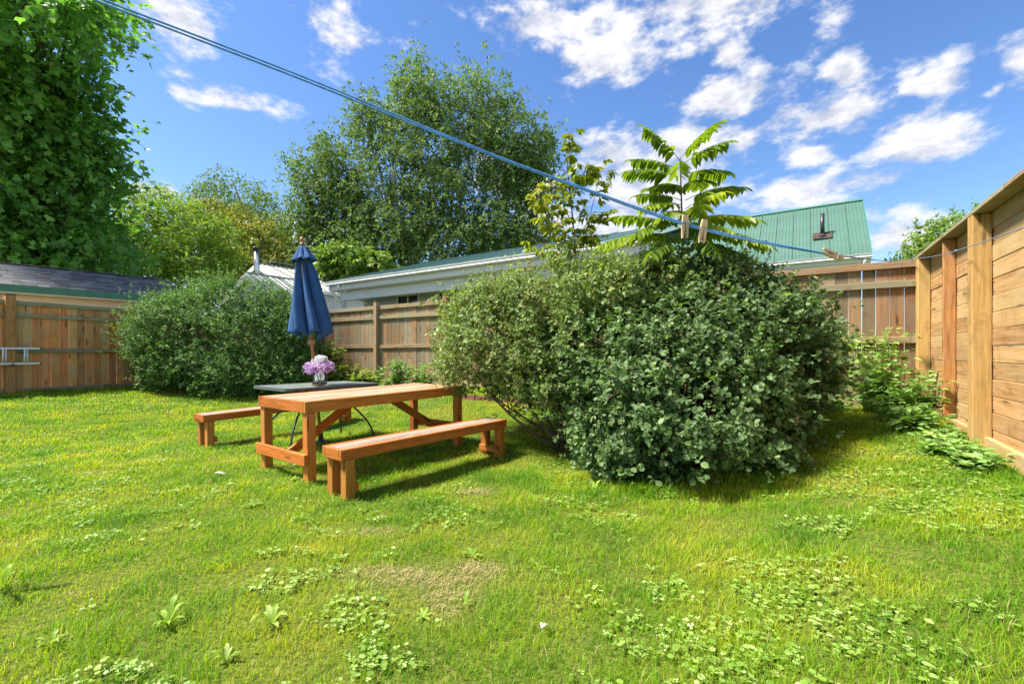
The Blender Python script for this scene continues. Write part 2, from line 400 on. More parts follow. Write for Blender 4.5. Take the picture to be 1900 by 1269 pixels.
M['stem_green'] = plain('green_stem', (0.13, 0.19, 0.05), 0.6, 0, 0.3, 0.2, 12)
M['seed'] = plain('dry_seed_head', (0.26, 0.16, 0.095), 0.9, 0, 0.1, 0.3, 30)
M['table_rim'] = plain('dark_grey_rim', (0.10, 0.115, 0.115), 0.5, 0.1, 0.5, 0.15, 12)

def birch_bark():
    m, nt, out = newmat('birch_bark')
    tc = nn(nt, 'ShaderNodeTexCoord')
    mp = nn(nt, 'ShaderNodeMapping', {0: tc.outputs['Object'], 'Scale': (1.5, 1.5, 6)})
    n1 = nn(nt, 'ShaderNodeTexNoise', {'Vector': mp.outputs[0], 'Scale': 2.0, 'Detail': 6.0})
    c = ramp(nt, n1.outputs['Fac'], [(0.38, (0.06, 0.05, 0.045)), (0.46, (0.42, 0.39, 0.35)), (0.7, (0.56, 0.53, 0.48))])
    b = nn(nt, 'ShaderNodeBsdfPrincipled', {'Base Color': c, 'Roughness': 0.8}); nt.links.new(b.outputs[0], out.inputs[0]); return m
M['birch_bark'] = birch_bark()
def glass(name, col, rough=0.0):
    m, nt, out = newmat(name)
    tc = nn(nt, 'ShaderNodeTexCoord'); n = nn(nt, 'ShaderNodeTexNoise', {'Vector': tc.outputs['Object'], 'Scale': 20.0})
    r = mnode(nt, 'MULTIPLY_ADD', n.outputs['Fac'], 0.04, rough)
    b = nn(nt, 'ShaderNodeBsdfPrincipled', {'Base Color': (*col, 1), 'Roughness': r, 'Transmission Weight': 1.0, 'IOR': 1.45})
    nt.links.new(b.outputs[0], out.inputs[0]); return m
M['glass'] = glass('clear_glass', (0.95, 0.98, 0.96))
M['pane'] = plain('window_pane', (0.03, 0.035, 0.04), 0.08, 0, 0.8, 0.1, 2)
def tabletop_glass():
    m, nt, out = newmat('table_glass')
    tc = nn(nt, 'ShaderNodeTexCoord')
    n1 = nn(nt, 'ShaderNodeTexNoise', {'Vector': tc.outputs['Object'], 'Scale': 9.0, 'Detail': 6.0, 'Roughness': 0.7})
    c = ramp(nt, n1.outputs['Fac'], [(0.3, (0.13, 0.16, 0.14)), (0.6, (0.21, 0.24, 0.22)), (0.8, (0.32, 0.34, 0.31))])
    r = mnode(nt, 'MULTIPLY_ADD', n1.outputs['Fac'], 0.3, 0.15)
    b = nn(nt, 'ShaderNodeBsdfPrincipled', {'Base Color': c, 'Roughness': r, 'Specular IOR Level': 0.6}); nt.links.new(b.outputs[0], out.inputs[0]); return m
M['table_glass'] = tabletop_glass()
def shingle_mat():
    m, nt, out = newmat('asphalt_shingle')
    tc = nn(nt, 'ShaderNodeTexCoord'); oi = nn(nt, 'ShaderNodeObjectInfo')
    n1 = nn(nt, 'ShaderNodeTexNoise', {'Vector': tc.outputs['Object'], 'Scale': 90.0, 'Detail': 3.0})
    c = ramp(nt, oi.outputs['Random'], [(0.0, (0.055, 0.058, 0.062)), (0.5, (0.12, 0.123, 0.13)), (1.0, (0.23, 0.23, 0.235))])
    c2 = mixc(nt, mnode(nt, 'MULTIPLY', n1.outputs['Fac'], 0.5), c, (0.16, 0.16, 0.165))
    b = nn(nt, 'ShaderNodeBsdfPrincipled', {'Base Color': c2, 'Roughness': 0.9, 'Specular IOR Level': 0.2})
    bp = nn(nt, 'ShaderNodeBump', {'Height': n1.outputs['Fac'], 'Strength': 0.5, 'Distance': 0.004}); nt.links.new(bp.outputs[0], b.inputs['Normal'])
    nt.links.new(b.outputs[0], out.inputs[0]); return m
M['shingle'] = shingle_mat()

# foliage
M['maple'] = leafmat('maple_leaf', [(0.0, (0.075, 0.189, 0.046)), (0.5, (0.138, 0.314, 0.060)), (1.0, (0.290, 0.503, 0.088))], 0.48, 0.42, 0.4)
M['lime'] = leafmat('lime_green_leaf', [(0.0, (0.095, 0.176, 0.027)), (0.5, (0.189, 0.297, 0.041)), (1.0, (0.324, 0.419, 0.068))], 0.4)
M['amber'] = leafmat('amber_tinted_leaf', [(0.0, (0.091, 0.130, 0.023)), (0.45, (0.195, 0.234, 0.039)), (0.75, (0.351, 0.325, 0.052)), (1.0, (0.468, 0.273, 0.065))], 0.35)
M['birch'] = leafmat('birch_leaf', [(0.0, (0.070, 0.125, 0.036)), (0.5, (0.135, 0.215, 0.060)), (1.0, (0.25, 0.34, 0.10))], 0.4, 0.55, 0.25)
M['dark_leaf'] = leafmat('dark_tree_leaf', [(0.0, (0.030, 0.075, 0.021)), (0.6, (0.068, 0.143, 0.033)), (1.0, (0.120, 0.210, 0.045))], 0.3)
M['round_leaf'] = leafmat('green_round_leaf', [(0.0, (0.060, 0.110, 0.034)), (0.5, (0.125, 0.205, 0.075)), (0.86, (0.225, 0.325, 0.125)), (1.0, (0.36, 0.43, 0.09))], 0.34, 0.5, 0.3, (1.15, 1.35, 0.5), 0.16)
M['pale_leaf'] = leafmat('pale_small_leaf', [(0.0, (0.085, 0.14, 0.038)), (0.4, (0.165, 0.235, 0.070)), (0.75, (0.28, 0.35, 0.11)), (0.95, (0.43, 0.48, 0.12)), (1.0, (0.30, 0.17, 0.08))], 0.35, 0.5, 0.3, (1.2, 1.35, 0.5), 0.16)
M['hedge_leaf'] = leafmat('hedge_leaf', [(0.0, (0.055, 0.125, 0.035)), (0.5, (0.115, 0.225, 0.06)), (0.9, (0.24, 0.37, 0.10)), (1.0, (0.42, 0.31, 0.09))], 0.35, 0.55, 0.22, (1.2, 1.35, 0.5), 0.15)
M['frond'] = leafmat('frond_leaf', [(0.0, (0.065, 0.125, 0.012)), (0.5, (0.13, 0.215, 0.018)), (0.85, (0.24, 0.34, 0.02)), (1.0, (0.34, 0.40, 0.03))], 0.5, 0.4, 0.35, (1.5, 1.45, 0.4))
M['young'] = leafmat('young_tree_leaf', [(0.0, (0.08, 0.125, 0.02)), (0.5, (0.17, 0.235, 0.03)), (0.93, (0.34, 0.40, 0.04)), (1.0, (0.44, 0.28, 0.05))], 0.45, 0.45, 0.3, (1.4, 1.35, 0.4))
M['weed'] = leafmat('weed_leaf', [(0.0, (0.104, 0.208, 0.045)), (0.5, (0.208, 0.356, 0.089)), (1.0, (0.386, 0.535, 0.149))], 0.35, 0.45, 0.35)
M['vine'] = leafmat('vine_leaf', [(0.0, (0.092, 0.161, 0.023)), (0.5, (0.207, 0.287, 0.040)), (1.0, (0.414, 0.437, 0.069))], 0.4)
M['clover'] = leafmat('creeping_weed_leaf', [(0.0, (0.14, 0.26, 0.03)), (0.5, (0.25, 0.39, 0.06)), (1.0, (0.46, 0.56, 0.22))], 0.3, 0.42, 0.45, (1.2, 1.3, 0.5))
M['dandelion'] = leafmat('dandelion_leaf', [(0.0, (0.15, 0.28, 0.03)), (0.6, (0.27, 0.40, 0.04)), (1.0, (0.36, 0.46, 0.13))], 0.35)
M['purple'] = leafmat('purple_petal', [(0.0, (0.48, 0.28, 0.54)), (0.6, (0.63, 0.43, 0.68)), (1.0, (0.78, 0.66, 0.80))], 0.35, 0.6, 0.2, (1.1, 1.0, 1.1))
M['white_petal'] = leafmat('white_petal', [(0.0, (0.66, 0.62, 0.66)), (0.7, (0.80, 0.78, 0.80)), (1.0, (0.74, 0.62, 0.78))], 0.35, 0.6, 0.2, (1.0, 1.0, 1.0))
M['litter'] = leafmat('pale_fallen_leaf', [(0.0, (0.36, 0.40, 0.30)), (1.0, (0.50, 0.52, 0.42))], 0.2)

def grass_mat():
    m, nt, out = newmat('lawn_blade')
    at = nn(nt, 'ShaderNodeAttribute', attribute_name='rnd'); dr = nn(nt, 'ShaderNodeAttribute', attribute_name='dry')
    tc = nn(nt, 'ShaderNodeTexCoord')
    n1 = nn(nt, 'ShaderNodeTexNoise', {'Vector': tc.outputs['Object'], 'Scale': 1.3, 'Detail': 4.0, 'Roughness': 0.6})
    f = mnode(nt, 'ADD', mnode(nt, 'MULTIPLY', at.outputs['Fac'], 0.5), mnode(nt, 'MULTIPLY_ADD', n1.outputs['Fac'], 2.6, -1.05))
    c = ramp(nt, f, [(0.02, (0.070, 0.225, 0.010)), (0.4, (0.205, 0.395, 0.013)), (0.72, (0.37, 0.475, 0.016)), (1.0, (0.52, 0.50, 0.05))])
    c = mixc(nt, dr.outputs['Fac'], c, (0.62, 0.47, 0.24))
    b = nn(nt, 'ShaderNodeBsdfPrincipled', {'Base Color': c, 'Roughness': 0.5, 'Specular IOR Level': 0.3})
    t = nn(nt, 'ShaderNodeBsdfTranslucent', {'Color': mixc(nt, 1.0, c, (1.25, 1.2, 0.6), 'MULTIPLY')})
    mx = nn(nt, 'ShaderNodeMixShader', {0: 0.5, 1: b.outputs[0], 2: t.outputs[0]})
    nt.links.new(mx.outputs[0], out.inputs[0]); return m
M['grass'] = grass_mat()
def ground_mat():
    m, nt, out = newmat('lawn_soil')
    tc = nn(nt, 'ShaderNodeTexCoord')
    n1 = nn(nt, 'ShaderNodeTexNoise', {'Vector': tc.outputs['Object'], 'Scale': 3.0, 'Detail': 8.0, 'Roughness': 0.7})
    n2 = nn(nt, 'ShaderNodeTexNoise', {'Vector': tc.outputs['Object'], 'Scale': 45.0, 'Detail': 5.0, 'Roughness': 0.7})
    c = ramp(nt, n2.outputs['Fac'], [(0.3, (0.035, 0.05, 0.010)), (0.5, (0.085, 0.115, 0.016)), (0.7, (0.19, 0.20, 0.04))])
    c2 = ramp(nt, n2.outputs['Fac'], [(0.3, (0.10, 0.08, 0.04)), (0.7, (0.24, 0.19, 0.10))])
    f = nn(nt, 'ShaderNodeMapRange', {0: n1.outputs['Fac'], 1: 0.6, 2: 0.75, 3: 0.0, 4: 0.8})
    c = mixc(nt, f.outputs[0], c, c2)
    b = nn(nt, 'ShaderNodeBsdfPrincipled', {'Base Color': c, 'Roughness': 0.95, 'Specular IOR Level': 0.1})
    bp = nn(nt, 'ShaderNodeBump', {'Height': n2.outputs['Fac'], 'Strength': 0.6, 'Distance': 0.02}); nt.links.new(bp.outputs[0], b.inputs['Normal'])
    nt.links.new(b.outputs[0], out.inputs[0]); return m
M['soil'] = ground_mat()

# ------------------------------------------------------------------ ground
def build_ground():
    def axis(lo, hi, step, far):
        a = list(np.arange(lo, hi + 1e-6, step)); d = step; x = lo; left = []
        while x > -far: d *= 1.6; x -= d; left.append(x)
        d = step; x = hi; right = []
        while x < far: d *= 1.6; x += d; right.append(x)
        return np.array(left[::-1] + a + right)
    xs, ys = axis(-14, 8, 0.16, 1200), axis(-3, 16, 0.16, 1200)
    X, Y = np.meshgrid(xs, ys); Z = ground_z(X, Y)
    Z = Z + 0.012 * (fbm(X * 5, Y * 5, 0, 9) - 0.5) * (np.abs(X) < 14) * (np.abs(Y) < 16)
    V = np.stack([X, Y, Z], -1).reshape(-1, 3); nx, ny = len(xs), len(ys)
    i = np.arange(ny - 1)[:, None] * nx + np.arange(nx - 1)[None]; i = i.reshape(-1)
    q = np.stack([i, i + 1, i + nx + 1, i + nx], -1)
    o = obj('ground', npmesh('ground', V, None, q, smooth=True), M['soil'])
    tag(o, 'lawn ground rising gently to the fences', None, None, 'structure')
build_ground()

# ------------------------------------------------------------------ fences
def picket_fence(name, origin, d, length, posts, top_z, label, pmat, post_mat, post_w, capmat, seed):
    rr = random.Random(seed)
    rz = math.atan2(d[1], d[0]); rt = empty(name, (origin[0], origin[1], 0), rz, label, 'fence')
    def W(u, v=0.0):
        n = (-d[1], d[0]); return origin[0] + d[0] * u + n[0] * v, origin[1] + d[1] * u + n[1] * v
    sp = 0.1435; u = 0.08; i = 0
    while u < length - 0.06:
        x, y = W(u); b = gz(x, y) + 0.05 + rr.uniform(-.015, .015)
        h = top_z - 0.015 - b; hh = round(h / 0.04) * 0.04
        w = rr.choice((0.140, 0.1415, 0.143))
        plank('picket', (w, 0.019, hh), pmat, rt, (u, -0.03 + rr.uniform(-.003, .003), top_z - 0.015 - hh / 2), (rr.uniform(-.004, .004), rr.uniform(-.004, .004), 0), 0.002)
        u += sp + rr.uniform(-.002, .004); i += 1
    for k, pu in enumerate(posts):
        x, y = W(pu); b = gz(x, y) - 0.1
        hgt = top_z + 0.10 - b
        p = plank('post', (post_w, post_w, round(hgt, 2)), post_mat, rt, (pu, 0.025, b + hgt / 2), (0, 0, rr.uniform(-.02, .02)), 0.006)
        c = obj('post_cap', MB().prism([(-.5, -.5), (.5, -.5), (.5, .5), (-.5, .5)], 0, 1).mesh('post_cap'), capmat, p, (0, 0, hgt / 2 - 0.002))
        c.scale = (post_w + 0.014, post_w + 0.014, 0.022)
    ends = [0.0] + list(posts) + [length]
    for a, b in zip(ends[:-1], ends[1:]):
        s = (post_w / 2 if a in posts else 0); e = (post_w / 2 if b in posts else 0)
        l = (b - e) - (a + s)
        if l < 0.1: continue
        mid = (a + s + b - e) / 2
        x, y = W(mid); g = gz(x, y)
        tilt = rr.uniform(-.004, .004)
        plank('rail', (l, 0.04, 0.092), M['rail'], rt, (mid, 0.0, top_z - 0.046), (0, tilt, 0))
        plank('rail', (l, 0.04, 0.088), M['rail'], rt, (mid, 0.002, top_z - 0.30), (0, -tilt, 0))
        plank('rail', (l, 0.04, 0.088), M['rail'], rt, (mid, 0.001, top_z - 1.03), (0, tilt * 1.5, 0))
        x0, y0 = W(a + s); x1, y1 = W(b - e); z0, z1 = gz(x0, y0), gz(x1, y1)
        plank('kick_board', (math.hypot(l, z1 - z0), 0.03, 0.16), M['rail'], rt, (mid, 0.008, (z0 + z1) / 2 + 0.03), (0, -math.atan2(z1 - z0, l), 0))
    return rt
M['cap'] = plain('dark_post_cap', (0.05, 0.055, 0.06), 0.5, 0, 0.4, 0.2, 10)
M['wood_cap'] = wood('post_cap_wood', (0.07, 0.04, 0.02), (0.13, 0.08, 0.045), (0.19, 0.12, 0.07), (0.15, 0.12, 0.09), 'X', 0.5)
LB = float(np.linalg.norm(C1 - C0))
picket_fence('picket_fence', C0 + BD * 0.02, BD, LB - 0.1, [2.9, 5.45, 8.02, 10.36, 12.8], 2.42,
             'brown cedar picket fence running behind the big shrubs, below the green-roofed houses', M['picket'], M['post'], 0.115, M['wood_cap'], 1)
picket_fence('picket_fence', C1, LD, 9.0, [0.75, 3.24, 5.72, 8.16], 2.30,
             'orange cedar picket fence with a ladder hung on it, in front of the shingled shed', M['picket_warm'], M['post_warm'], 0.14, M['cap'], 2)

def board_fence():
    d = RD; rz = math.atan2(d[1], d[0]); top = 2.46
    rt = empty('board_fence', (C0[0] + 0.05, C0[1] - 0.03, 0), rz, 'tall fence of fresh horizontal cedar boards with a flat cap', 'fence')
    rr = random.Random(8)
    def W(u): return C0[0] + d[0] * u, C0[1] + d[1] * u
    posts = [(0.06, 0.14, 0.12), (1.17, 0.05, 0.10), (2.16, 0.125, 0.125), (3.5, 0.05, 0.10), (4.4, 0.125, 0.125), (5.5, 0.05, 0.1)]
    us = [p[0] for p in posts]
    spans = [(0.0, 2.16), (2.16, 4.4), (4.4, 5.8)]
    for (a, b) in spans:
        z = top - 0.035; l = b - a - 0.006; mid = (a + b) / 2
        # boards laid with small uneven joints, following the ground's fall in the lowest ones
        while z > 0.12:
            w = 0.143
            plank('fence_board', (l, 0.028, w - 0.0015), M['board'], rt, (mid, 0.014 + rr.uniform(-.004, .004), z - w / 2), (0, rr.uniform(-.0008, .0008), 0), 0.005)
            z -= w
        x0, y0 = W(a); x1, y1 = W(b); z0, z1 = gz(x0, y0), gz(x1, y1)
        plank('kick_board', (l, 0.045, 0.15), M['board'], rt, (mid, -0.03, (z0 + z1) / 2 + 0.02), (0, -math.atan2(z1 - z0, l), 0))
    for (u, wx, wy) in posts:
        x, y = W(u); b = gz(x, y) - 0.08; h = top - 0.04 - b
        plank('post', (wx, wy, round(h, 2)), M['post_warm'], rt, (u, -0.004 - wy / 2, b + h / 2), (0, 0, rr.uniform(-.01, .01)), 0.006)
    nl = MB()
    for (u, wx, wy) in posts:
        z = top - 0.035 - 0.0715
        while z > 0.4:
            for du in (-.5 * wx - .022, .5 * wx + .022):
                for dz in (-.04, .04):
                    nl.box((u + du - .003, -0.0045, z + dz - .003), (u + du + .003, 0.004, z + dz + .003))
            z -= 0.143
    nl.build('nail_heads', M['dark_metal'], rt, kind='stuff')
    for (a, b) in ((-0.02, 2.9), (2.905, 5.8)):
        plank('cap_board', (b - a, 0.17, 0.038), M['rail'], rt, ((a + b) / 2, -0.045, top - 0.018), (R(3), 0, 0), 0.005)
    return rt
board_fence()

# ------------------------------------------------------------------ picnic table and benches
L_AX = (0.60, 0.80)
def frame_rot(dx, dy): return math.atan2(dy, dx)
def picnic_table():
    LT, WT, H = 2.12, 0.94, 0.775
    near = Vector((-1.905, 4.14, 0))               # near-right corner of the top
    rz = frame_rot(*L_AX)
    rt = empty('picnic_table', (near.x, near.y, gz(near.x, near.y) - 0.01), rz, 'orange stained wooden picnic table with planked top beside the big shrubs', 'table')
    rt.rotation_euler = (0, R(-0.7), rz)
    rr = random.Random(3)
    n = 7; ap = 0.038; pw = (WT - 2 * ap) / n
    for i in range(n):
        y = ap + pw * (i + .5)
        plank('top_plank', (LT - 2 * ap - 0.004, pw - 0.006, 0.036), M['table_top'], rt, (LT / 2, y, H - 0.02 + rr.uniform(-.002, .002)), (rr.uniform(-.006, .006), 0, 0), 0.004)
    ah = 0.108
    plank('side_apron', (LT, ap, ah), M['table_side'], rt, (LT / 2, ap / 2, H - ah / 2), (0, 0, 0))
    plank('side_apron', (LT, ap, ah), M['table_side'], rt, (LT / 2, WT - ap / 2, H - ah / 2))
    for x in (ap / 2, LT - ap / 2):
        plank('end_apron', (WT - 2 * ap - 0.004, ap, ah), M['table_side'], rt, (x, WT / 2, H - ah / 2), (0, 0, R(90)))
    lw = 0.088; lh = H - ah - 0.003
    for x in (0.06, LT - 0.06):
        for y in (lw / 2 + 0.001, WT - lw / 2 - 0.001):
            plank('leg', (0.085, lw, lh + 0.03), M['table_leg'], rt, (x, y, lh / 2 - 0.015), (0, 0, 0), 0.004)
    for x, s in ((0.06 - 0.0425 - 0.021, 1), (LT - 0.06 + 0.0425 + 0.021, -1)):
        plank('stretcher', (WT + 0.03, 0.038, 0.105), M['table_side'], rt, (x, WT / 2, 0.235), (0, 0, R(90)))
    # diagonal braces from each stretcher up to the underside of the top
    for s in (1, -1):
        a = Vector((0.03, WT / 2, 0.19)); b = Vector((0.86, WT / 2, H - 0.08))
        if s < 0: a.x, b.x = LT - a.x, LT - b.x
        v = b - a; m = (a + b) / 2
        plank('brace', (v.length, 0.038, 0.089), M['table_side'], rt, tuple(m), (0, -math.atan2(v.z, v.x), 0))
    for x in (0.86, LT - 0.86):
        plank('batten', (WT - 2 * ap - 0.01, 0.038, 0.07), M['table_side'], rt, (x, WT / 2, H - 0.078), (0, 0, R(90)))
    # screw heads on the near apron corner
    for (x, z) in ((0.03, 0.70), (0.03, 0.745), (0.06, 0.70), (0.06, 0.745), (LT - 0.04, 0.70), (LT - 0.04, 0.745)):
        MB().lathe([(0.0, -0.001), (0.004, -0.001), (0.004, 0.0015), (0.0, 0.0015)], 8).build('screw', M['dark_metal'], rt, (x, -0.0005, z), (R(90), 0, 0))
    return rt
picnic_table()

def bench(near, ax, LB_, label, seed, tilt=0.0):
    WB, H = 0.31, 0.435; ap = 0.036; ah = 0.092
    rz = frame_rot(*ax); rr = random.Random(seed)
    rt = empty('bench', (near[0], near[1], gz(near[0], near[1]) - 0.005), rz, label, 'bench', 'wooden benches at the picnic table')
    rt.rotation_euler = (0, tilt, rz)
    n = 3; pw = (WB - 2 * ap) / n
    for i in range(n):
        plank('seat_plank', (LB_ - 2 * ap - 0.004, pw - 0.005, 0.036), M['bench_top'], rt, (LB_ / 2, ap + pw * (i + .5), H - 0.02 + rr.uniform(-.002, .002)), (rr.uniform(-.008, .008), 0, 0))
    for y in (ap / 2, WB - ap / 2):
        plank('side_apron', (LB_, ap, ah), M['table_side'], rt, (LB_ / 2, y, H - ah / 2))
    for x in (ap / 2, LB_ - ap / 2):
        plank('end_apron', (WB - 2 * ap - 0.004, ap, ah), M['table_side'], rt, (x, WB / 2, H - ah / 2 - 0.001), (0, 0, R(90)))
    lh = H - ah - 0.002
    for x in (0.085, LB_ - 0.085):
        for y in (0.045, WB - 0.045):
            plank('leg', (0.085, 0.086, lh + 0.03), M['table_leg'], rt, (x, y, lh / 2 - 0.015), (0, 0, 0))
        xs = x + (0.064 if x < 1 else -0.064)
        plank('stretcher', (WB - 0.02, 0.036, 0.07), M['table_side'], rt, (xs, WB / 2, 0.10), (0, 0, R(90)))
    return rt
bench((-1.395, 3.66), (0.637, 0.771), 2.10, 'orange wooden bench standing between the picnic table and the big round-leaved shrub', 4, R(-0.4))
bench((-3.98, 5.78), (0.57, 0.82), 2.25, 'orange wooden bench standing behind the picnic table, beyond the grey patio table', 5, R(-1.0))

# ------------------------------------------------------------------ patio table, vase, flowers, parasol
PT = Vector((-2.60, 6.02, 0)); PT_TOP = 0.80
def patio_table():
    rz = frame_rot(0.60, 0.80); g = gz(PT.x, PT.y)
    rt = empty('patio_table', (PT.x, PT.y, g), rz, 'dark grey glass-topped patio table holding a vase behind the picnic table', 'table')
    a, b, r = 0.66, 0.46, 0.09
    def rrect(a, b, r, n=6):
        pts = []
        for (cx, cy, s) in ((a - r, b - r, 0), (-a + r, b - r, 90), (-a + r, -b + r, 180), (a - r, -b + r, 270)):
            for k in range(n + 1):
                w = R(s + 90 * k / n); pts.append((cx + r * math.cos(w), cy + r * math.sin(w)))
        return pts
    h = PT_TOP - g
    o, i = rrect(a, b, r), rrect(a - 0.035, b - 0.035, r - 0.03)
    n = len(o); V = [(x, y, z) for z in (h - 0.035, h) for (x, y) in o] + [(x, y, z) for z in (h - 0.035, h) for (x, y) in i]
    q = []
    for k in range(n):
        k2 = (k + 1) % n
        q += [(k, k2, n + k2, n + k), (n + k, n + k2, 3 * n + k2, 3 * n + k), (3 * n + k, 3 * n + k2, 2 * n + k2, 2 * n + k), (2 * n + k, 2 * n + k2, k2, k)]
    MB().add(V, q).build('rim', M['table_rim'], rt)
    MB().prism(rrect(a - 0.034, b - 0.034, r - 0.03), h - 0.022, h - 0.004).build('glass_panel', M['table_glass'], rt)
    for sx in (-1, 1):
        for sy in (-1, 1):
            pts = []
            for k in range(11):
                t = k / 10
                x = sx * (0.22 + 0.36 * sstep(t) + 0.02 * math.sin(t * 3.1)); y = sy * (0.10 + 0.30 * sstep(t))
                pts.append((x, y, (h - 0.03) * (1 - t) ** 0.85))
            MB().tube(pts, 0.0125, 8).build('leg', M['dark_metal'], rt, smooth=True)
    ring = [(0.235 * math.cos(R(20 * k)), 0.13 * math.sin(R(20 * k)), h * 0.80) for k in range(19)]
    MB().tube(ring, 0.009, 6, False).build('leg_ring', M['dark_metal'], rt, smooth=True)
    return rt
patio_table()

def parasol():
    foot = Vector((PT.x + 0.02, PT.y + 0.03, gz(PT.x, PT.y)))
    topz = 2.79
    rt = empty('parasol', tuple(foot), 0, 'closed navy blue parasol with wooden pole rising through the patio table', 'parasol')
    rt.rotation_euler = (R(0.5), R(-5.2), 0)
    Hh = (topz - foot.z)
    MB().tube([(0, 0, 0.05), (0, 0, Hh - 0.06)], 0.021, 12).build('pole', M['pole'], rt, smooth=True)
    MB().lathe([(0.0, -0.04), (0.13, -0.04), (0.13, 0.0), (0.11, 0.015), (0.05, 0.03), (0.034, 0.05), (0.032, 0.24), (0.0, 0.24)], 24).build('base', M['dark_metal'], rt, smooth=False)
    z0 = Hh - 0.11
    MB().lathe([(0.0, 0.115), (0.016, 0.112), (0.026, 0.095), (0.03, 0.075), (0.026, 0.055), (0.016, 0.042), (0.018, 0.036), (0.032, 0.028), (0.034, 0.012), (0.03, 0.0), (0.0, -0.02)], 18).build('finial', M['pole'], rt, (0, 0, z0), smooth=True)
    # canopy: eight hanging folds, gathered at the top
    def skirt(z_top, z_bot, r_top, r_bot, folds, hem, depth, phase, nz, power, twist=0.0, name='canopy', seed=0):
        ns = folds * 16; V = []
        rr = random.Random(seed)
        amp = [rr.uniform(0.7, 1.25) for _ in range(folds)]; wid = [rr.uniform(0.85, 1.2) for _ in range(folds)]; hm = [rr.uniform(-1, 1) for _ in range(folds)]
        for i in range(nz + 1):
            s = i / nz
            for k in range(ns):
                th = 2 * math.pi * k / ns; f = (k % 16) / 16.0; j = k // 16
                u = abs(2 * f - 1)                               # 1 at the fold crests, 0 in the gathers
                a = amp[j] * (1 - f) + amp[(j + 1) % folds] * f
                fold = (u ** 1.4) - 0.5
                rad = (r_top + (r_bot - r_top) * s ** power) * (1 + depth * min(1, s * 4) * fold * a)
                th2 = th + twist * s + 0.22 * math.sin(2 * math.pi * f) * s * wid[j] + phase
                hmv = hm[j] * (1 - f) + hm[(j + 1) % folds] * f
                zz = z_top + (z_bot - z_top) * s - (s ** 3) * (hem * (1 - u) - 0.35 * hem * hmv)
                wob = 1 + 0.025 * math.sin(9 * s + 1.7 * k / 7) * s
                V.append((rad * wob * math.cos(th2), rad * wob * math.sin(th2), zz))
        q = [(i * ns + k, (i + 1) * ns + k, (i + 1) * ns + (k + 1) % ns, i * ns + (k + 1) % ns) for i in range(nz) for k in range(ns)]
        o = MB().add(V, q).build(name, M['navy'], rt, smooth=True)
        sol = o.modifiers.new('cloth', 'SOLIDIFY'); sol.thickness = 0.003
        return o
    c = skirt(z0 - 0.06, z0 - 1.16, 0.04, 0.205, 7, 0.12, 0.9, 0.35, 24, 0.85, 0.55, 'canopy', 2)
    v = skirt(z0 + 0.01, z0 - 0.205, 0.022, 0.145, 8, 0.035, 0.45, 0.1, 8, 1.0, 0.0, 'vent_cap', 3)
    for k in range(8):
        w = 2 * math.pi * k / 8 + 0.4
        MB().tube([(0.03 * math.cos(w), 0.03 * math.sin(w), z0 - 0.05), (0.13 * math.cos(w + .2), 0.13 * math.sin(w + .2), z0 - 1.12)], 0.006, 6).build('rib', M['pole'], rt, smooth=True)
    MB().lathe([(0.0, 0), (0.04, 0), (0.045, 0.03), (0.04, 0.07), (0.0, 0.07)], 14).build('runner', M['pole'], rt, (0, 0, z0 - 1.34), smooth=False)
    MB().tube([(-0.03, 0, z0 - 1.36), (-0.055, -0.01, z0 - 1.33), (-0.045, -0.01, z0 - 1.28), (-0.02, 0, z0 - 1.27)], 0.005, 6).build('cord_loop', M['pole'], rt, smooth=True)
    return rt
parasol()

def petals(center, rad, n, size, flat=0.85, seed=0):
    r_ = np.random.default_rng(seed)
    d = r_.normal(size=(n, 3)); d /= np.linalg.norm(d, axis=1)[:, None]
    d[:, 2] = np.where(d[:, 2] < -.6, -d[:, 2], d[:, 2]); d /= np.linalg.norm(d, axis=1)[:, None]
    p = np.array(center) + d * rad * r_.uniform(0.6, 1.2, (n, 1))
    return p, d
def floret_mesh(center, rad, n, size, seed):
    r_ = np.random.default_rng(seed); p, d = petals(center, rad, n, size, 0.85, seed)
    t = np.cross(d, r_.normal(size=d.shape)); t /= np.linalg.norm(t, axis=1)[:, None]; b = np.cross(d, t)
    Vs, T, rn = [], [], []
    base = 0
    for k in range(4):
        w = k * math.pi / 2; a1 = t * math.cos(w) + b * math.sin(w); a2 = -t * math.sin(w) + b * math.cos(w)
        v = np.stack([p, p + a1 * size * .55 + a2 * size * .38 + d * size * .25, p + a1 * size + d * size * .1, p + a1 * size * .55 - a2 * size * .38 + d * size * .25], 1)
        Vs.append(v.reshape(-1, 3)); i = np.arange(n) * 4 + base
        T.append(np.stack([i, i + 1, i + 2], -1)); T.append(np.stack([i, i + 2, i + 3], -1)); base += 4 * n
        rn.append(np.repeat(np.clip(r_.normal(.5, .25, n), 0, 1), 4))
    return npmesh('florets', np.concatenate(Vs), np.concatenate(T), None, {'rnd': np.concatenate(rn)})
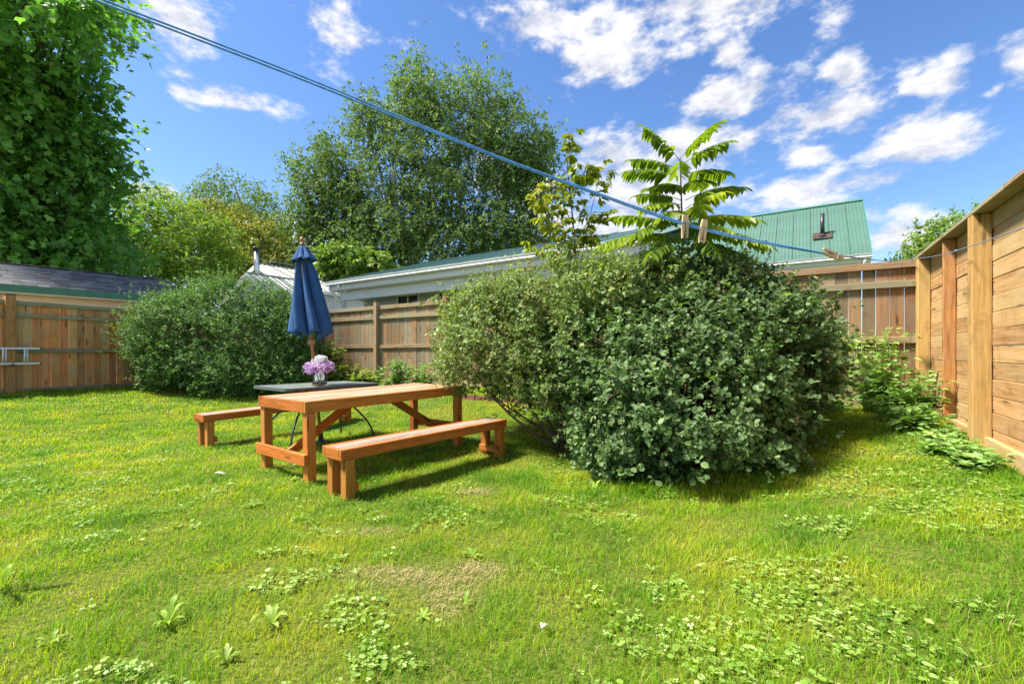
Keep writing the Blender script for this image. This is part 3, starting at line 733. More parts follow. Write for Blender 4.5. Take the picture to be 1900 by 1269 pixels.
def vase_and_flowers():
    v = P(593, 709.5, 5.72); v.z = PT_TOP + 0.002
    rt = empty('glass_vase', tuple(v), 0, 'clear glass vase of cut flowers on the grey patio table', 'vase')
    MB().lathe([(0.0, 0.0), (0.085, 0.0), (0.09, 0.01), (0.092, 0.165), (0.088, 0.168), (0.084, 0.16), (0.082, 0.02), (0.0, 0.014)], 28).build('body', M['glass'], rt, smooth=True)
    heads = [((0.005, 0.02, 0.285), 0.095, 200, 0.021, 'white_petal', 'white flower head, tallest of the bunch in the glass vase'),
             ((-0.045, 0.055, 0.245), 0.066, 100, 0.021, 'white_petal', 'white flower head tucked at the back of the bunch in the vase'),
             ((-0.105, -0.01, 0.215), 0.082, 170, 0.020, 'purple', 'purple flower head drooping at the umbrella-cord side of the vase'),
             ((-0.055, -0.055, 0.19), 0.062, 120, 0.019, 'purple', 'small purple flower head low on the rim of the glass vase'),
             ((0.055, -0.05, 0.205), 0.082, 170, 0.020, 'purple', 'purple flower head leaning over the front rim of the vase'),
             ((0.105, 0.03, 0.225), 0.075, 140, 0.020, 'purple', 'purple flower head on the picnic-table side of the vase')]
    for k, (c, r_, n, s, mt, lab) in enumerate(heads):
        f = empty('cut_flower', (v.x + 0.02 * math.cos(k), v.y + 0.02 * math.sin(k), v.z + 0.025), 0, lab, 'flower', 'cut flowers in the vase')
        lc = (c[0] - 0.02 * math.cos(k), c[1] - 0.02 * math.sin(k), c[2] - 0.025)
        obj('florets', floret_mesh(lc, r_, n, s, 40 + k), M[mt], f, kind='stuff')
        MB().tube([(0, 0, 0), (lc[0] * .35, lc[1] * .35, lc[2] * .5), (lc[0] * .9, lc[1] * .9, lc[2] * .95)], 0.0035, 6).build('stem', M['stem_green'], f, smooth=True)
vase_and_flowers()

# ------------------------------------------------------------------ ladder on the left fence
def ladder():
    rz = math.atan2(LD[1], LD[0]); u0 = 5.30
    o = C1 + LD * u0
    rt = empty('ladder', (o[0], o[1], 0), rz, 'aluminium extension ladder hanging sideways on the orange cedar fence', 'ladder')
    LN = 3.0; zt, zb = 1.315, 1.005
    for v, d0 in ((0.115, 0.0), (0.165, 0.02)):
        for z in (zt, zb):
            plank('rail', (LN, 0.022, 0.036 if v < 0.15 else 0.03), M['aluminium'], rt, (LN / 2 + d0, v, z + (0.0 if v < .15 else -0.004)), (0, 0, 0), 0.003)
    for k in range(9):
        for v, off in ((0.115, 0.0), (0.165, 0.055)):
            MB().tube([(0.19 + 0.305 * k + off, v, zb), (0.19 + 0.305 * k + off, v, zt)], 0.014, 8).build('rung', M['aluminium'], rt, smooth=True)
    for z in (zt, zb):
        plank('end_cap', (0.02, 0.03, 0.042), M['dark_metal'], rt, (-0.006, 0.115, z))
    for z in (zb - 0.045,):
        MB().tube([(0.42, 0.06, z + .02), (0.42, 0.10, z), (0.42, 0.19, z), (0.42, 0.2, z + 0.06)], 0.009, 6).build('hook', M['dark_metal'], rt, smooth=True)
ladder()

# ------------------------------------------------------------------ buildings beyond the fences
def siding_part(rt, name, x0, x1, y, z0, z1, mat, axis='x', step=0.115, top=None):
    """lapped boards: one course is a thin wedge; joined because a course is only a few pixels high"""
    mb = MB(); z = z0
    while z < z1 - 0.01:
        h = min(step, z1 - z); a, b = x0, x1
        if top: 
            a, b = top(z + h)
            if b - a < 0.05: break
        if axis == 'x':
            V = [(a, y, z), (b, y, z), (b, y - 0.016, z), (a, y - 0.016, z), (a, y, z + h), (b, y, z + h), (b, y - 0.003, z + h), (a, y - 0.003, z + h)]
        else:
            V = [(y, a, z), (y, b, z), (y - 0.016, b, z), (y - 0.016, a, z), (y, a, z + h), (y, b, z + h), (y - 0.003, b, z + h), (y - 0.003, a, z + h)]
        mb.add(V, [(0, 1, 2, 3), (7, 6, 5, 4), (3, 2, 6, 7), (1, 0, 4, 5), (2, 1, 5, 6), (0, 3, 7, 4)]); z += h
    o = mb.build(name, mat, rt, kind='stuff'); return o
def roof_panels(rt, x0, x1, pw, ye, ze, yr, zr, mat, ribs=4, name='roof_panel', roof=None):
    """metal sheets from eave to ridge, each with a raised seam and low ribs"""
    v = Vector((0, yr - ye, zr - ze)); n = Vector((0, -v.z, v.y)).normalized()
    if n.z < 0: n = -n
    x = x0; prof = [(0, 0.032), (0.018, 0.032), (0.03, 0.0)]
    for r_ in range(1, ribs + 1):
        c = pw * r_ / (ribs + 1); prof += [(c - 0.018, 0.0), (c - 0.008, 0.011), (c + 0.008, 0.011), (c + 0.018, 0.0)]
    prof += [(pw - 0.004, 0.0)]
    Vt = []
    for (px, h) in prof:
        for t in (0, 1):
            p = Vector((px, 0, 0)) + v * t + n * (h + 0.01); Vt.append(tuple(p))
    m_ = len(prof)
    for (px, h) in prof:
        for t in (0, 1):
            p = Vector((px, 0, 0)) + v * t - n * 0.012; Vt.append(tuple(p))
    q = [(2 * i, 2 * i + 2, 2 * i + 3, 2 * i + 1) for i in range(m_ - 1)]
    q += [(2 * m_ + 2 * i + 1, 2 * m_ + 2 * i + 3, 2 * m_ + 2 * i + 2, 2 * m_ + 2 * i) for i in range(m_ - 1)]
    q += [(2 * i, 2 * m_ + 2 * i, 2 * m_ + 2 * i + 2, 2 * i + 2) for i in range(m_ - 1)]
    q += [(2 * i + 1, 2 * i + 3, 2 * m_ + 2 * i + 3, 2 * m_ + 2 * i + 1) for i in range(m_ - 1)]
    q += [(0, 1, 2 * m_ + 1, 2 * m_), (2 * m_ - 2, 4 * m_ - 2, 4 * m_ - 1, 2 * m_ - 1)]
    me = MB().add(Vt, q).mesh('roof_panel'); me.materials.append(mat)
    while x < x1 - 0.02:
        obj(name, me, None, roof, (x, ye, ze)); x += pw
    return v, n
def gutter_mb(x0, x1, y, z):
    mb = MB(); prof = [(0.0, 0.0), (-0.12, 0.0), (-0.135, 0.03), (-0.125, 0.06), (-0.145, 0.10), (-0.15, 0.125), (-0.138, 0.125), (-0.13, 0.10), (-0.02, 0.02), (0.0, 0.125)]
    n = len(prof); V = [(x, y + a, z + b) for x in (x0, x1) for (a, b) in prof]
    q = [(i, (i + 1) % n, n + (i + 1) % n, n + i) for i in range(n)]
    mb.add(V, q, [(0, i + 1, i) for i in range(1, n - 1)] + [(n, n + i, n + i + 1) for i in range(1, n - 1)]); return mb

def house_long():
    G0 = (-6.33, 15.5); rz = math.atan2(-0.549, 0.836)
    rt = empty('house', (G0[0], G0[1], 0), rz, 'long low house with white gutter and faded green metal roof behind the picket fence', 'house')
    ze = 3.56; LN = 11.0; yr = 6.6; zr = ze + 0.305 * yr; wy = 1.0
    roof = MB().box((-0.05, 0.06, ze - 0.03), (LN, 0.2, ze + 0.0)).build('roof', M['white_paint'], rt)
    roof_panels(rt, -0.05, LN, 0.8, 0.0, ze + 0.11, yr, zr + 0.11, M['green_roof_light'], 3, 'roof_panel', roof)
    MB().add([(-0.05, yr, zr + .1), (LN, yr, zr + .1), (LN, 7.2, zr - .1), (-0.05, 7.2, zr - .1), (-0.05, yr, zr - .2), (LN, yr, zr - .2), (LN, 7.2, zr - .4), (-0.05, 7.2, zr - .4)],
             [(0, 1, 2, 3), (7, 6, 5, 4), (0, 4, 5, 1), (2, 6, 7, 3), (0, 3, 7, 4), (1, 5, 6, 2)]).build('rear_slope', M['green_roof_light'], roof)
    # rake board along the end
    v = Vector((0, yr, zr - ze))
    MB().add([(-0.08, 0, ze - .14), (-0.05, 0, ze - .14), (-0.05, 0, ze + .10), (-0.08, 0, ze + .10), (-0.08, yr, zr - .14), (-0.05, yr, zr - .14), (-0.05, yr, zr + .10), (-0.08, yr, zr + .10)],
             [(0, 1, 2, 3), (7, 6, 5, 4), (0, 4, 5, 1), (1, 5, 6, 2), (2, 6, 7, 3), (3, 7, 4, 0)]).build('rake_board', M['white_paint'], rt)
    gutter_mb(-0.04, LN, 0.0, ze - 0.03).build('gutter', M['white_paint'], rt)
    MB().box((-0.04, 0.004, ze - 0.20), (LN, 0.045, ze - 0.033)).build('fascia', M['white_paint'], rt)
    MB().box((0.25, 0.25, ze - 0.52), (LN, 0.42, ze - 0.22)).build('porch_beam', M['white_paint'], rt)
    MB().box((-0.04, 0.05, ze - 0.215), (LN, 1.0, ze - 0.20)).build('soffit', M['white_paint'], rt)
    siding_part(rt, 'siding', 0.62, LN - .1, wy, 0.2, ze - 0.22, M['siding_grey'])
    w = MB(); w.box((0.64, wy + 0.002, 0.2), (LN - .12, 7.1, ze - 0.23)); w.build('wall', M['siding_grey'], rt)
    siding_part(rt, 'siding', wy, 7.0, 0.64, 0.2, ze + 1.9, M['siding_grey'], 'y', 0.115, lambda z: (max(wy, (z - ze + 0.05) / 0.305), 7.0))
    MB().box((0.60, wy - 0.03, 0.2), (0.70, wy + 0.06, ze - 0.22)).build('corner_board', M['white_paint'], rt)
    MB().box((0.28, 0.28, 0.2), (0.40, 0.40, ze - 0.52)).build('porch_post', M['white_paint'], rt)
    def spout(x0, y0, x1, y1, n='downspout'):
        MB().tube([(x0, y0, ze - 0.03), (x0, y0, ze - 0.13), (x0 + (x1 - x0) * .2, y0 + (y1 - y0) * .2, ze - 0.22), (x0 + (x1 - x0) * .85, y0 + (y1 - y0) * .85, ze - 0.55), (x1, y1, ze - 0.66), (x1, y1, 0.4)], 0.042, 8).build(n, M['white_paint'], rt, smooth=True)
    spout(0.1, -0.07, 0.34, 0.2); spout(0.62, -0.07, 0.95, 0.93)
    for (xc, zt) in ((2.83, 3.10), (4.68, 3.10)):
        wd, hg = 0.92, 1.0
        f = MB()
        f.box((xc - wd / 2 - .07, wy - .05, zt - hg - .07), (xc + wd / 2 + .07, wy - .012, zt - hg)); f.box((xc - wd / 2 - .07, wy - .05, zt), (xc + wd / 2 + .07, wy - .012, zt + .07))
        f.box((xc - wd / 2 - .07, wy - .049, zt - hg), (xc - wd / 2, wy - .012, zt)); f.box((xc + wd / 2, wy - .049, zt - hg), (xc + wd / 2 + .07, wy - .012, zt)); f.box((xc - .025, wy - .047, zt - hg), (xc + .025, wy - .012, zt))
        wnd = f.build('window', M['white_paint'], rt)
        for (a, b) in ((xc - wd / 2, xc - .025), (xc + .025, xc + wd / 2)):
            MB().box((a, wy - .035, zt - hg), (b, wy - .026, zt)).build('pane', M['pane'], wnd)
house_long()

def house_tall():
    LN = 7.0; rz = math.atan2(-0.549, 0.836)
    E = np.array((10.6, 13.2)); o = E - LN * np.array((0.836, -0.549))
    rt = empty('house', (o[0], o[1], 0), rz, 'house with steep green metal roof and a black vent pipe', 'house')
    ze = 4.13; yr = 2.55; zr = 6.42
    roof = MB().box((0, 0.03, ze - 0.06), (LN, 0.12, ze - 0.01)).build('roof', M['white_paint'], rt)
    roof_panels(rt, 0, LN, 0.50, 0.0, ze + 0.05, yr, zr, M['green_roof'], 4, 'roof_panel', roof)
    MB().add([(0, yr, zr), (LN, yr, zr), (LN, 2 * yr, ze), (0, 2 * yr, ze), (0, yr, zr - .1), (LN, yr, zr - .1), (LN, 2 * yr, ze - .1), (0, 2 * yr, ze - .1)],
             [(0, 1, 2, 3), (7, 6, 5, 4), (0, 4, 5, 1), (2, 6, 7, 3), (0, 3, 7, 4), (1, 5, 6, 2)]).build('rear_slope', M['green_roof'], roof)
    MB().tube([(0, yr, zr + 0.03), (LN + 0.02, yr, zr + 0.03)], 0.055, 6).build('ridge_cap', M['green_trim'], roof)
    MB().box((LN - 0.02, 0.02, ze - 0.02), (LN + 0.01, 0.021 + 0.01, ze)).build('eave_clip', M['white_paint'], rt)
    v = Vector((0, yr, zr - ze))
    MB().add([(LN + .0, 0, ze - .10), (LN + .03, 0, ze - .10), (LN + .03, 0, ze + .06), (LN + .0, 0, ze + .06), (LN + .0, yr, zr - .10), (LN + .03, yr, zr - .10), (LN + .03, yr, zr + .05), (LN + .0, yr, zr + .05)],
             [(0, 1, 2, 3), (7, 6, 5, 4), (0, 4, 5, 1), (1, 5, 6, 2), (2, 6, 7, 3), (3, 7, 4, 0)]).build('rake_trim', M['green_trim'], roof)
    gutter_mb(0, LN + 0.02, 0.0, ze - 0.10).build('gutter', M['white_paint'], rt)
    MB().box((0, 0.004, ze - 0.20), (LN, 0.03, ze - 0.062)).build('fascia', M['white_paint'], rt)
    MB().box((0, 0.031, ze - 0.22), (LN, 0.42, ze - 0.202)).build('soffit', M['white_paint'], rt)
    siding_part(rt, 'siding', 0.0, LN - 0.35, 0.40, 0.3, ze - 0.22, M['siding_blue'])
    MB().box((0.0, 0.402, 0.3), (LN - 0.37, 4.7, ze - 0.21)).build('wall', M['siding_blue'], rt)
    MB().prism([(0.42, 0), (2 * yr - 0.4, 0), (yr, zr - ze - 0.3)], -0.02, 0.02, Matrix(((0, 0, 1, LN - 0.38), (1, 0, 0, 0), (0, 1, 0, ze - 0.2), (0, 0, 0, 1)))).build('gable_wall', M['siding_blue'], rt)
    MB().box((LN - 0.44, 0.36, 0.3), (LN - 0.34, 0.46, ze - 0.22)).build('corner_board', M['white_paint'], rt)
    MB().tube([(LN - 0.15, -0.07, ze - 0.08), (LN - 0.15, -0.06, ze - 0.25), (LN - 0.28, 0.3, ze - 0.45), (LN - 0.28, 0.33, 0.5)], 0.045, 8).build('downspout', M['white_paint'], rt, smooth=True)
    # vent pipe and its patched flashing
    px_, t = LN - 1.16, 0.36
    yy = yr * t; zz = ze + 0.05 + (zr - ze - 0.05) * t
    ang = math.atan2(zr - ze, yr)
    fl = MB().box((-0.26, -0.19, 0.0), (0.26, 0.19, 0.03)).build('flashing', M['rust'], roof, (px_, yy, zz + 0.05), (ang, 0, R(2)))
    MB().tube([(0, 0, 0), (0, 0, 0.78)], 0.06, 12).build('vent_pipe', M['dark_metal'], roof, (px_, yy, zz), smooth=True)
    MB().lathe([(0.13, 0.0), (0.1, 0.03), (0.062, 0.10), (0.06, 0.1)], 12).build('vent_boot', M['dark_metal'], roof, (px_, yy, zz + 0.03), smooth=True)
house_tall()

def gable_house(name, label, peak, half, rise, depth, wall_h, roofmat, sidemat, pw, ribs, flue=None):
    # local x across the gable, local y back along the ridge, origin under the peak
    rz = math.atan2(-0.538, 0.843)
    rt = empty(name, (peak.x, peak.y, 0), rz, label, 'house' if half > 2 else 'porch')
    zp = peak.z; ze = zp - rise; oh = 0.18
    roof = MB().tube([(0, -oh, zp + 0.02), (0, depth, zp + 0.02)], 0.05, 6).build('roof', roofmat, rt)
    for s in (1, -1):
        # panels run from ridge to eave, stacked back along the ridge
        v = Vector((s * (half + 0.2), 0, -rise * (half + .2) / half)); n = Vector((rise, 0, s * half * s)); n = Vector((s * rise, 0, half)).normalized()
        prof = [(0, 0.03), (0.02, 0.03), (0.032, 0.0)]
        for r_ in range(1, ribs + 1):
            c = pw * r_ / (ribs + 1); prof += [(c - .02, 0.0), (c - .008, .012), (c + .008, .012), (c + .02, 0.0)]
        prof += [(pw - .004, 0.0)]; V = []
        for up in (0.012, None):
            for (py_, h) in prof:
                for t in (0, 1):
                    p = Vector((0, py_, 0)) + v * t + n * ((h + up) if up else -0.03); V.append(tuple(p))
        m_ = len(prof)
        q = [(2 * i, 2 * i + 1, 2 * i + 3, 2 * i + 2) for i in range(m_ - 1)] + [(2 * m_ + 2 * i, 2 * m_ + 2 * i + 2, 2 * m_ + 2 * i + 3, 2 * m_ + 2 * i + 1) for i in range(m_ - 1)]
        q += [(2 * i + 1, 2 * m_ + 2 * i + 1, 2 * m_ + 2 * i + 3, 2 * i + 3) for i in range(m_ - 1)]
        q += [(0, 2 * m_, 2 * m_ + 1, 1), (2 * m_ - 2, 2 * m_ - 1, 4 * m_ - 1, 4 * m_ - 2)]
        me = MB().add(V, q).mesh('roof_panel'); me.materials.append(roofmat)
        y = -oh
        while y < depth - 0.05:
            obj('roof_panel', me, None, roof, (0, y, zp)); y += pw
        # barge board on the gable
        bb = MB(); d = 0.20
        bb.add([(0, -oh - .03, zp - d), (0, -oh + .0, zp - d), (0, -oh + .0, zp + .01), (0, -oh - .03, zp + .01),
                (v.x, -oh - .03, zp + v.z - d), (v.x, -oh + .0, zp + v.z - d), (v.x, -oh + .0, zp + v.z + .01), (v.x, -oh - .03, zp + v.z + .01)],
               [(0, 1, 2, 3), (7, 6, 5, 4), (0, 4, 5, 1), (1, 5, 6, 2), (2, 6, 7, 3), (3, 7, 4, 0)]).build('barge_board', M['white_paint'], rt)
        x = v.x; z = zp + v.z
        MB().box((min(x - .02, x + .1 * s), -oh, z - .11), (max(x - .02, x + .1 * s), depth, z + .0)).build('gutter', M['white_paint'], rt)
        MB().box((s * half - 0.02, 0.012, 0.3), (s * half + 0.02, depth, ze - 0.02)).build('side_wall', sidemat, rt)
    siding_part(rt, 'siding', -half, half, 0.0, 0.3, zp - 0.1, sidemat, 'x', 0.13, lambda z: (-half, half) if z < ze else (-(zp - z) / rise * half, (zp - z) / rise * half))
    MB().box((-half, 0.002, 0.3), (half, 0.012, ze - 0.1)).build('wall', sidemat, rt)
    MB().prism([(-half, 0), (half, 0), (0, rise - 0.02)], 0.003, 0.03, Matrix(((1, 0, 0, 0), (0, 0, 1, 0), (0, 1, 0, ze - 0.05), (0, 0, 0, 1)))).build('gable_wall', sidemat, rt)
    if flue:
        (fx, fy, z0, z1) = flue
        f = MB().tube([(fx, fy, z0), (fx, fy, z1)], 0.095, 14).build('flue', M['steel'], roof, smooth=True)
        MB().lathe([(0.0, z1 + .14), (0.16, z1 + .11), (0.17, z1 + .07), (0.1, z1 + .03), (0.098, z1 - .02)], 14).build('flue_cap', M['dark_metal'], roof, (fx, fy, 0), smooth=True)
        MB().tube([(fx + .08, fy, z1 - 0.3), (fx + 1.35, fy + 1.5, zp + 0.4)], 0.006, 5).build('stay_wire', M['steel'], roof)
        MB().tube([(fx + .14, fy - 0.05, z0), (fx + .14, fy - 0.05, z1 - 0.2)], 0.018, 6).build('flue_brace', M['steel'], roof)
gable_house('house', 'house with pale blue gable siding and ribbed grey roof behind the parasol', P(483, 491, 19.0), 3.0, 1.22, 7.0, 3, M['grey_roof'], M['siding_blue'], 0.6, 2)
gable_house('entrance_porch', 'small white gabled porch with a steel flue above the hedge shrub', P(467, 509, 16.0), 1.7, 0.85, 1.55, 3, M['grey_roof'], M['siding_blue'], 0.6, 2, (-0.62, 0.5, 3.7, 5.05))

def shed():
    # eave line and ridge measured along the shed, local x along the eave away from the viewer
    a = Vector((-12.36, 10.8)); b = Vector((-10.04, 13.55)); d = (b - a).normalized(); ext = 3.2
    o = a - d * ext; LN = (b - a).length + ext
    rz = math.atan2(d.y, d.x)
    rt = empty('shed', (o.x, o.y, 0), rz, 'white shed with dark shingle roof and green eave board behind the ladder fence', 'shed')
    ze, zr, p = CAMH + 1.665, CAMH + 2.36, 1.5
    roof = MB().add([(0, 0, ze), (LN, 0, ze), (LN, p, zr), (0, p, zr), (0, 0, ze - .05), (LN, 0, ze - .05), (LN, p, zr - .05), (0, p, zr - .05)],
                    [(0, 1, 2, 3), (7, 6, 5, 4), (0, 4, 5, 1), (2, 6, 7, 3), (0, 3, 7, 4), (1, 5, 6, 2)]).build('roof', M['shingle'], rt)
    MB().add([(0, p, zr), (LN, p, zr), (LN, 2 * p, ze), (0, 2 * p, ze), (0, p, zr - .05), (LN, p, zr - .05), (LN, 2 * p, ze - .05), (0, 2 * p, ze - .05)],
             [(0, 1, 2, 3), (7, 6, 5, 4), (0, 4, 5, 1), (2, 6, 7, 3), (0, 3, 7, 4), (1, 5, 6, 2)]).build('rear_slope', M['shingle'], roof)
    sl = Vector((0, p, zr - ze)); ln = sl.length; sl.normalize(); ang = math.atan2(zr - ze, p)
    rows = 12; ex = ln / rows; w = 0.29; cnt = 0; rr = random.Random(2)
    meshes = []
    for wv in (0.20, 0.29, 0.37):
        me = MB().box((-wv / 2, -0.02, 0.0), (wv / 2, ex + 0.01, 0.012)).mesh('shingle'); me.materials.append(M['shingle']); meshes.append((wv, me))
    # the visible stretch gets one object per shingle, counted from the viewer's end of the photo
    rest = MB()
    for r_ in range(rows):
        x = ext - 0.25 - rr.uniform(0, .3)
        while x < LN - 0.03:
            wv, me = rr.choice(meshes)
            if x + wv > LN: wv, me = meshes[0]
            q = sl * (ex * r_)
            lift = 0.012 + rr.uniform(0, .006)
            obj('shingle', me, None, roof, (x + wv / 2, q.y - math.sin(ang) * lift, ze + q.z + math.cos(ang) * lift * 0.6), (ang - 0.06, 0, 0)); cnt += 1
            x += wv + 0.006
    for k in range(int(LN / 0.3)):
        MB().box((-0.145, -0.09, 0), (0.145, 0.09, 0.015)).build('ridge_shingle', M['shingle'], roof, (0.16 + 0.3 * k, p, zr + 0.012), (0, 0, 0))
    MB().box((-0.02, -0.03, ze - 0.17), (LN + 0.02, -0.004, ze + 0.005)).build('eave_board', M['green_trim'], rt)
    MB().box((0, -0.004, ze - 0.20), (LN, 0.42, ze - 0.172)).build('soffit', M['siding_cream'], rt)
    siding_part(rt, 'siding', 0.1, LN - 0.3, 0.40, 0.2, ze - 0.2, M['siding_cream'], 'x', 0.19)
    MB().box((0.1, 0.402, 0.2), (LN - 0.3, 2.6, ze - 0.19)).build('wall', M['siding_cream'], rt)
    MB().prism([(0.42, 0), (2 * p - 0.4, 0), (p, zr - ze - 0.14)], -0.02, 0.02, Matrix(((0, 0, 1, LN - 0.3), (1, 0, 0, 0), (0, 1, 0, ze - 0.18), (0, 0, 0, 1)))).build('gable_wall', M['siding_cream'], rt)
    MB().box((4.9, 0.36, ze - 0.46), (6.2, 0.38, ze - 0.42)).build('trim_strip', M['green_trim'], rt)
    MB().box((3.05, 0.36, 0.2), (3.17, 0.385, ze - 0.2)).build('corner_board', M['siding_cream'], rt)
shed()

# ------------------------------------------------------------------ foliage machinery
def norm(v): return v / np.maximum(np.linalg.norm(v, axis=-1, keepdims=True), 1e-9)
T_DIA = (np.array([(0, 0, 0), (-.32, .45, .07), (0, 1, 0), (.32, .45, .07)], float), np.array([(0, 3, 2), (0, 2, 1)]))
T_DIAW = (np.array([(0, 0, 0), (-.40, .52, .07), (0, 1, 0), (.40, .52, .07)], float), np.array([(0, 3, 2), (0, 2, 1)]))
T_ROUND = (np.array([(0, 0, 0), (-.36, .28, .07), (-.36, .72, .08), (0, 1.0, -.02), (.36, .72, .08), (.36, .28, .07)], float), np.array([(0, 5, 4), (0, 4, 3), (0, 3, 2), (0, 2, 1)]))
T_OVATE = (np.array([(0, 0, 0), (-.27, .28, .06), (-.2, .65, .03), (0, 1.0, -.10), (.2, .65, .03), (.27, .28, .06)], float), np.array([(0, 5, 4), (0, 4, 3), (0, 3, 2), (0, 2, 1)]))
T_LANCE = (np.array([(0, 0, 0), (-.15, .25, .03), (-.14, .6, .02), (0, 1.0, -.12), (.14, .6, .02), (.15, .25, .03)], float), np.array([(0, 5, 4), (0, 4, 3), (0, 3, 2), (0, 2, 1)]))
_mo = [(0, 0), (.46, .04), (.58, .52), (.22, .56), (0, 1.0), (-.22, .56), (-.58, .52), (-.46, .04)]
T_LOBE = (np.array([(0, .34, 0.0)] + [(x, y, .06 * (abs(x) > .3) - .08 * (y > .9)) for x, y in _mo], float), np.array([(0, 1 + i, 1 + (i + 1) % 8) for i in range(8)]))
_rd = [(.0, .02)] + [(.5 * math.sin(R(a)), .5 - .5 * math.cos(R(a))) for a in (35, 85, 135, 180, 225, 275, 325)]
T_DISC = (np.array([(x, y, .07 * (abs(x) / .5) + (.04 if y > .8 else 0)) for x, y in _rd], float), np.array([(0, i, i + 1) for i in range(1, 7)]))

def leaves(tmpl, pos, ax, nrm, size, rnd=None, r_=rng):
    tv, tf = tmpl; n = len(pos); k = len(tv)
    ax = norm(ax); nrm = norm(nrm - ax * np.sum(nrm * ax, -1, keepdims=True)); side = np.cross(ax, nrm)
    size = np.broadcast_to(np.asarray(size, float), (n,))
    V = pos[:, None] + size[:, None, None] * (tv[None, :, 0:1] * side[:, None] + tv[None, :, 1:2] * ax[:, None] + tv[None, :, 2:3] * nrm[:, None])
    T = tf[None] + (k * np.arange(n))[:, None, None]
    if rnd is None: rnd = np.clip(r_.normal(.45, .22, n), 0, 1)
    return V.reshape(-1, 3), T.reshape(-1, 3), np.repeat(rnd, k)
class Fol:
    def __init__(s): s.V, s.T, s.R, s.n = [], [], [], 0
    def add(s, VTR):
        V, T, Rn = VTR; s.V.append(V); s.T.append(T + s.n); s.R.append(Rn); s.n += len(V)
    def build(s, name, mat, parent=None, kind=None):
        V = np.concatenate(s.V)
        return obj(name, npmesh(name, V, np.concatenate(s.T), None, {'rnd': np.concatenate(s.R)}), mat, parent, kind=kind)
def ell(px, py, rx, ry, Y, d):
    c = P(px, py, Y); return (np.array(c), np.array((rx / F * Y, d, ry / F * Y)))
def sample_sprays(ells, n, inner=0.5, clumps=1.2, seed=0, keep_inner=0.55, noise_amp=0.22, gap=0.36, ncl=0, sig=0.12):
    r_ = np.random.default_rng(seed)
    vol = np.array([np.prod(e[1]) ** (2 / 3) for e in ells]); which = r_.choice(len(ells), n * 3, p=vol / vol.sum())
    d = norm(r_.normal(size=(n * 3, 3))); c = np.array([e[0] for e in ells])[which]; rad = np.array([e[1] for e in ells])[which]
    rr = r_.uniform(inner ** 2, 1.0, n * 3) ** 0.5
    p0 = c + d * rad
    nz = fbm(p0[:, 0] * clumps, p0[:, 1] * clumps, p0[:, 2] * clumps, seed + 50, 3)
    rr = rr * (1 + noise_amp * (nz - 0.5) * 2)
    p = c + d * rad * rr[:, None]
    ok = np.ones(len(p), bool)
    for e in ells:
        q = np.linalg.norm((p - e[0]) / e[1], axis=1); ok &= ~((q < keep_inner) & (r_.random(len(p)) > 0.18))
    n2 = fbm(p[:, 0] * clumps * 1.9, p[:, 1] * clumps * 1.9, p[:, 2] * clumps * 1.9, seed + 80, 2)
    ok &= n2 > gap - 0.10 * r_.random(len(p))
    out = norm(d / rad)
    idx = np.flatnonzero(ok)[:n]
    p, out = p[idx], out[idx]
    if ncl:                                            # gather the sprays into branch-tip clumps
        c_ = r_.choice(len(p), min(ncl, len(p)), replace=False); own = r_.integers(0, len(c_), len(p))
        own[r_.random(len(p)) < 0.12] = -1
        sz = r_.uniform(.6, 1.5, (len(c_), 1))
        q = p[c_][own] + r_.normal(size=p.shape) * sig * sz[own] * np.array((1, 1, .75))
        far = own < 0; q[far] = p[far]
        o = out[c_][own]; o[far] = out[far]
        p, out = q, norm(o + r_.normal(size=p.shape) * .35)
    return p, out, r_
def spray_leaves(fol, tmpl, p, d, r_, L, k, size, upb=0.8, droop=0.1, lat=0.9, outb=0.4, out=None, hang=0.0, rmean=0.45, rbright=None):
    n = len(p); t = (np.arange(k) + 0.6) / k
    Ls = L * r_.uniform(0.6, 1.25, (n, 1, 1))
    pos = p[:, None] + d[:, None] * Ls * t[None, :, None]
    pos[..., 2] -= (droop * Ls[..., 0] * t[None] ** 2)
    latv = r_.normal(size=(n, k, 3)); latv -= d[:, None] * np.sum(latv * d[:, None], -1, keepdims=True); latv = norm(latv)
    ax = norm(d[:, None] * 0.45 + latv * lat + np.array((0, 0, -hang)))
    nr = np.array((0, 0, upb)) + r_.normal(size=(n, k, 3)) * 0.45
    if out is not None: nr = nr + out[:, None] * outb
    base = r_.normal(rmean, 0.13, (n, 1)) + r_.normal(0, 0.14, (n, k))
    if rbright is not None: base = base + rbright[:, None]
    sz = size * r_.uniform(0.5, 1.3, n * k) * np.repeat(r_.uniform(.8, 1.15, n), k)
    fol.add(leaves(tmpl, pos.reshape(-1, 3), ax.reshape(-1, 3), nr.reshape(-1, 3), sz, np.clip(base.reshape(-1), 0, 1)))
def limb_path(a, b, n=7, sag=0.0, wob=0.15, r_=None):
    a, b = np.array(a, float), np.array(b, float); L = np.linalg.norm(b - a); pts = []
    o1, o2 = r_.normal(size=3) * wob * L * .3, r_.normal(size=3) * wob * L * .15
    for i in range(n):
        t = i / (n - 1); up = np.array((0, 0, 1.0)) * sag * L * math.sin(math.pi * t)
        pts.append(tuple(a + (b - a) * t + up + o1 * math.sin(math.pi * t) + o2 * math.sin(2 * math.pi * t)))
    return pts

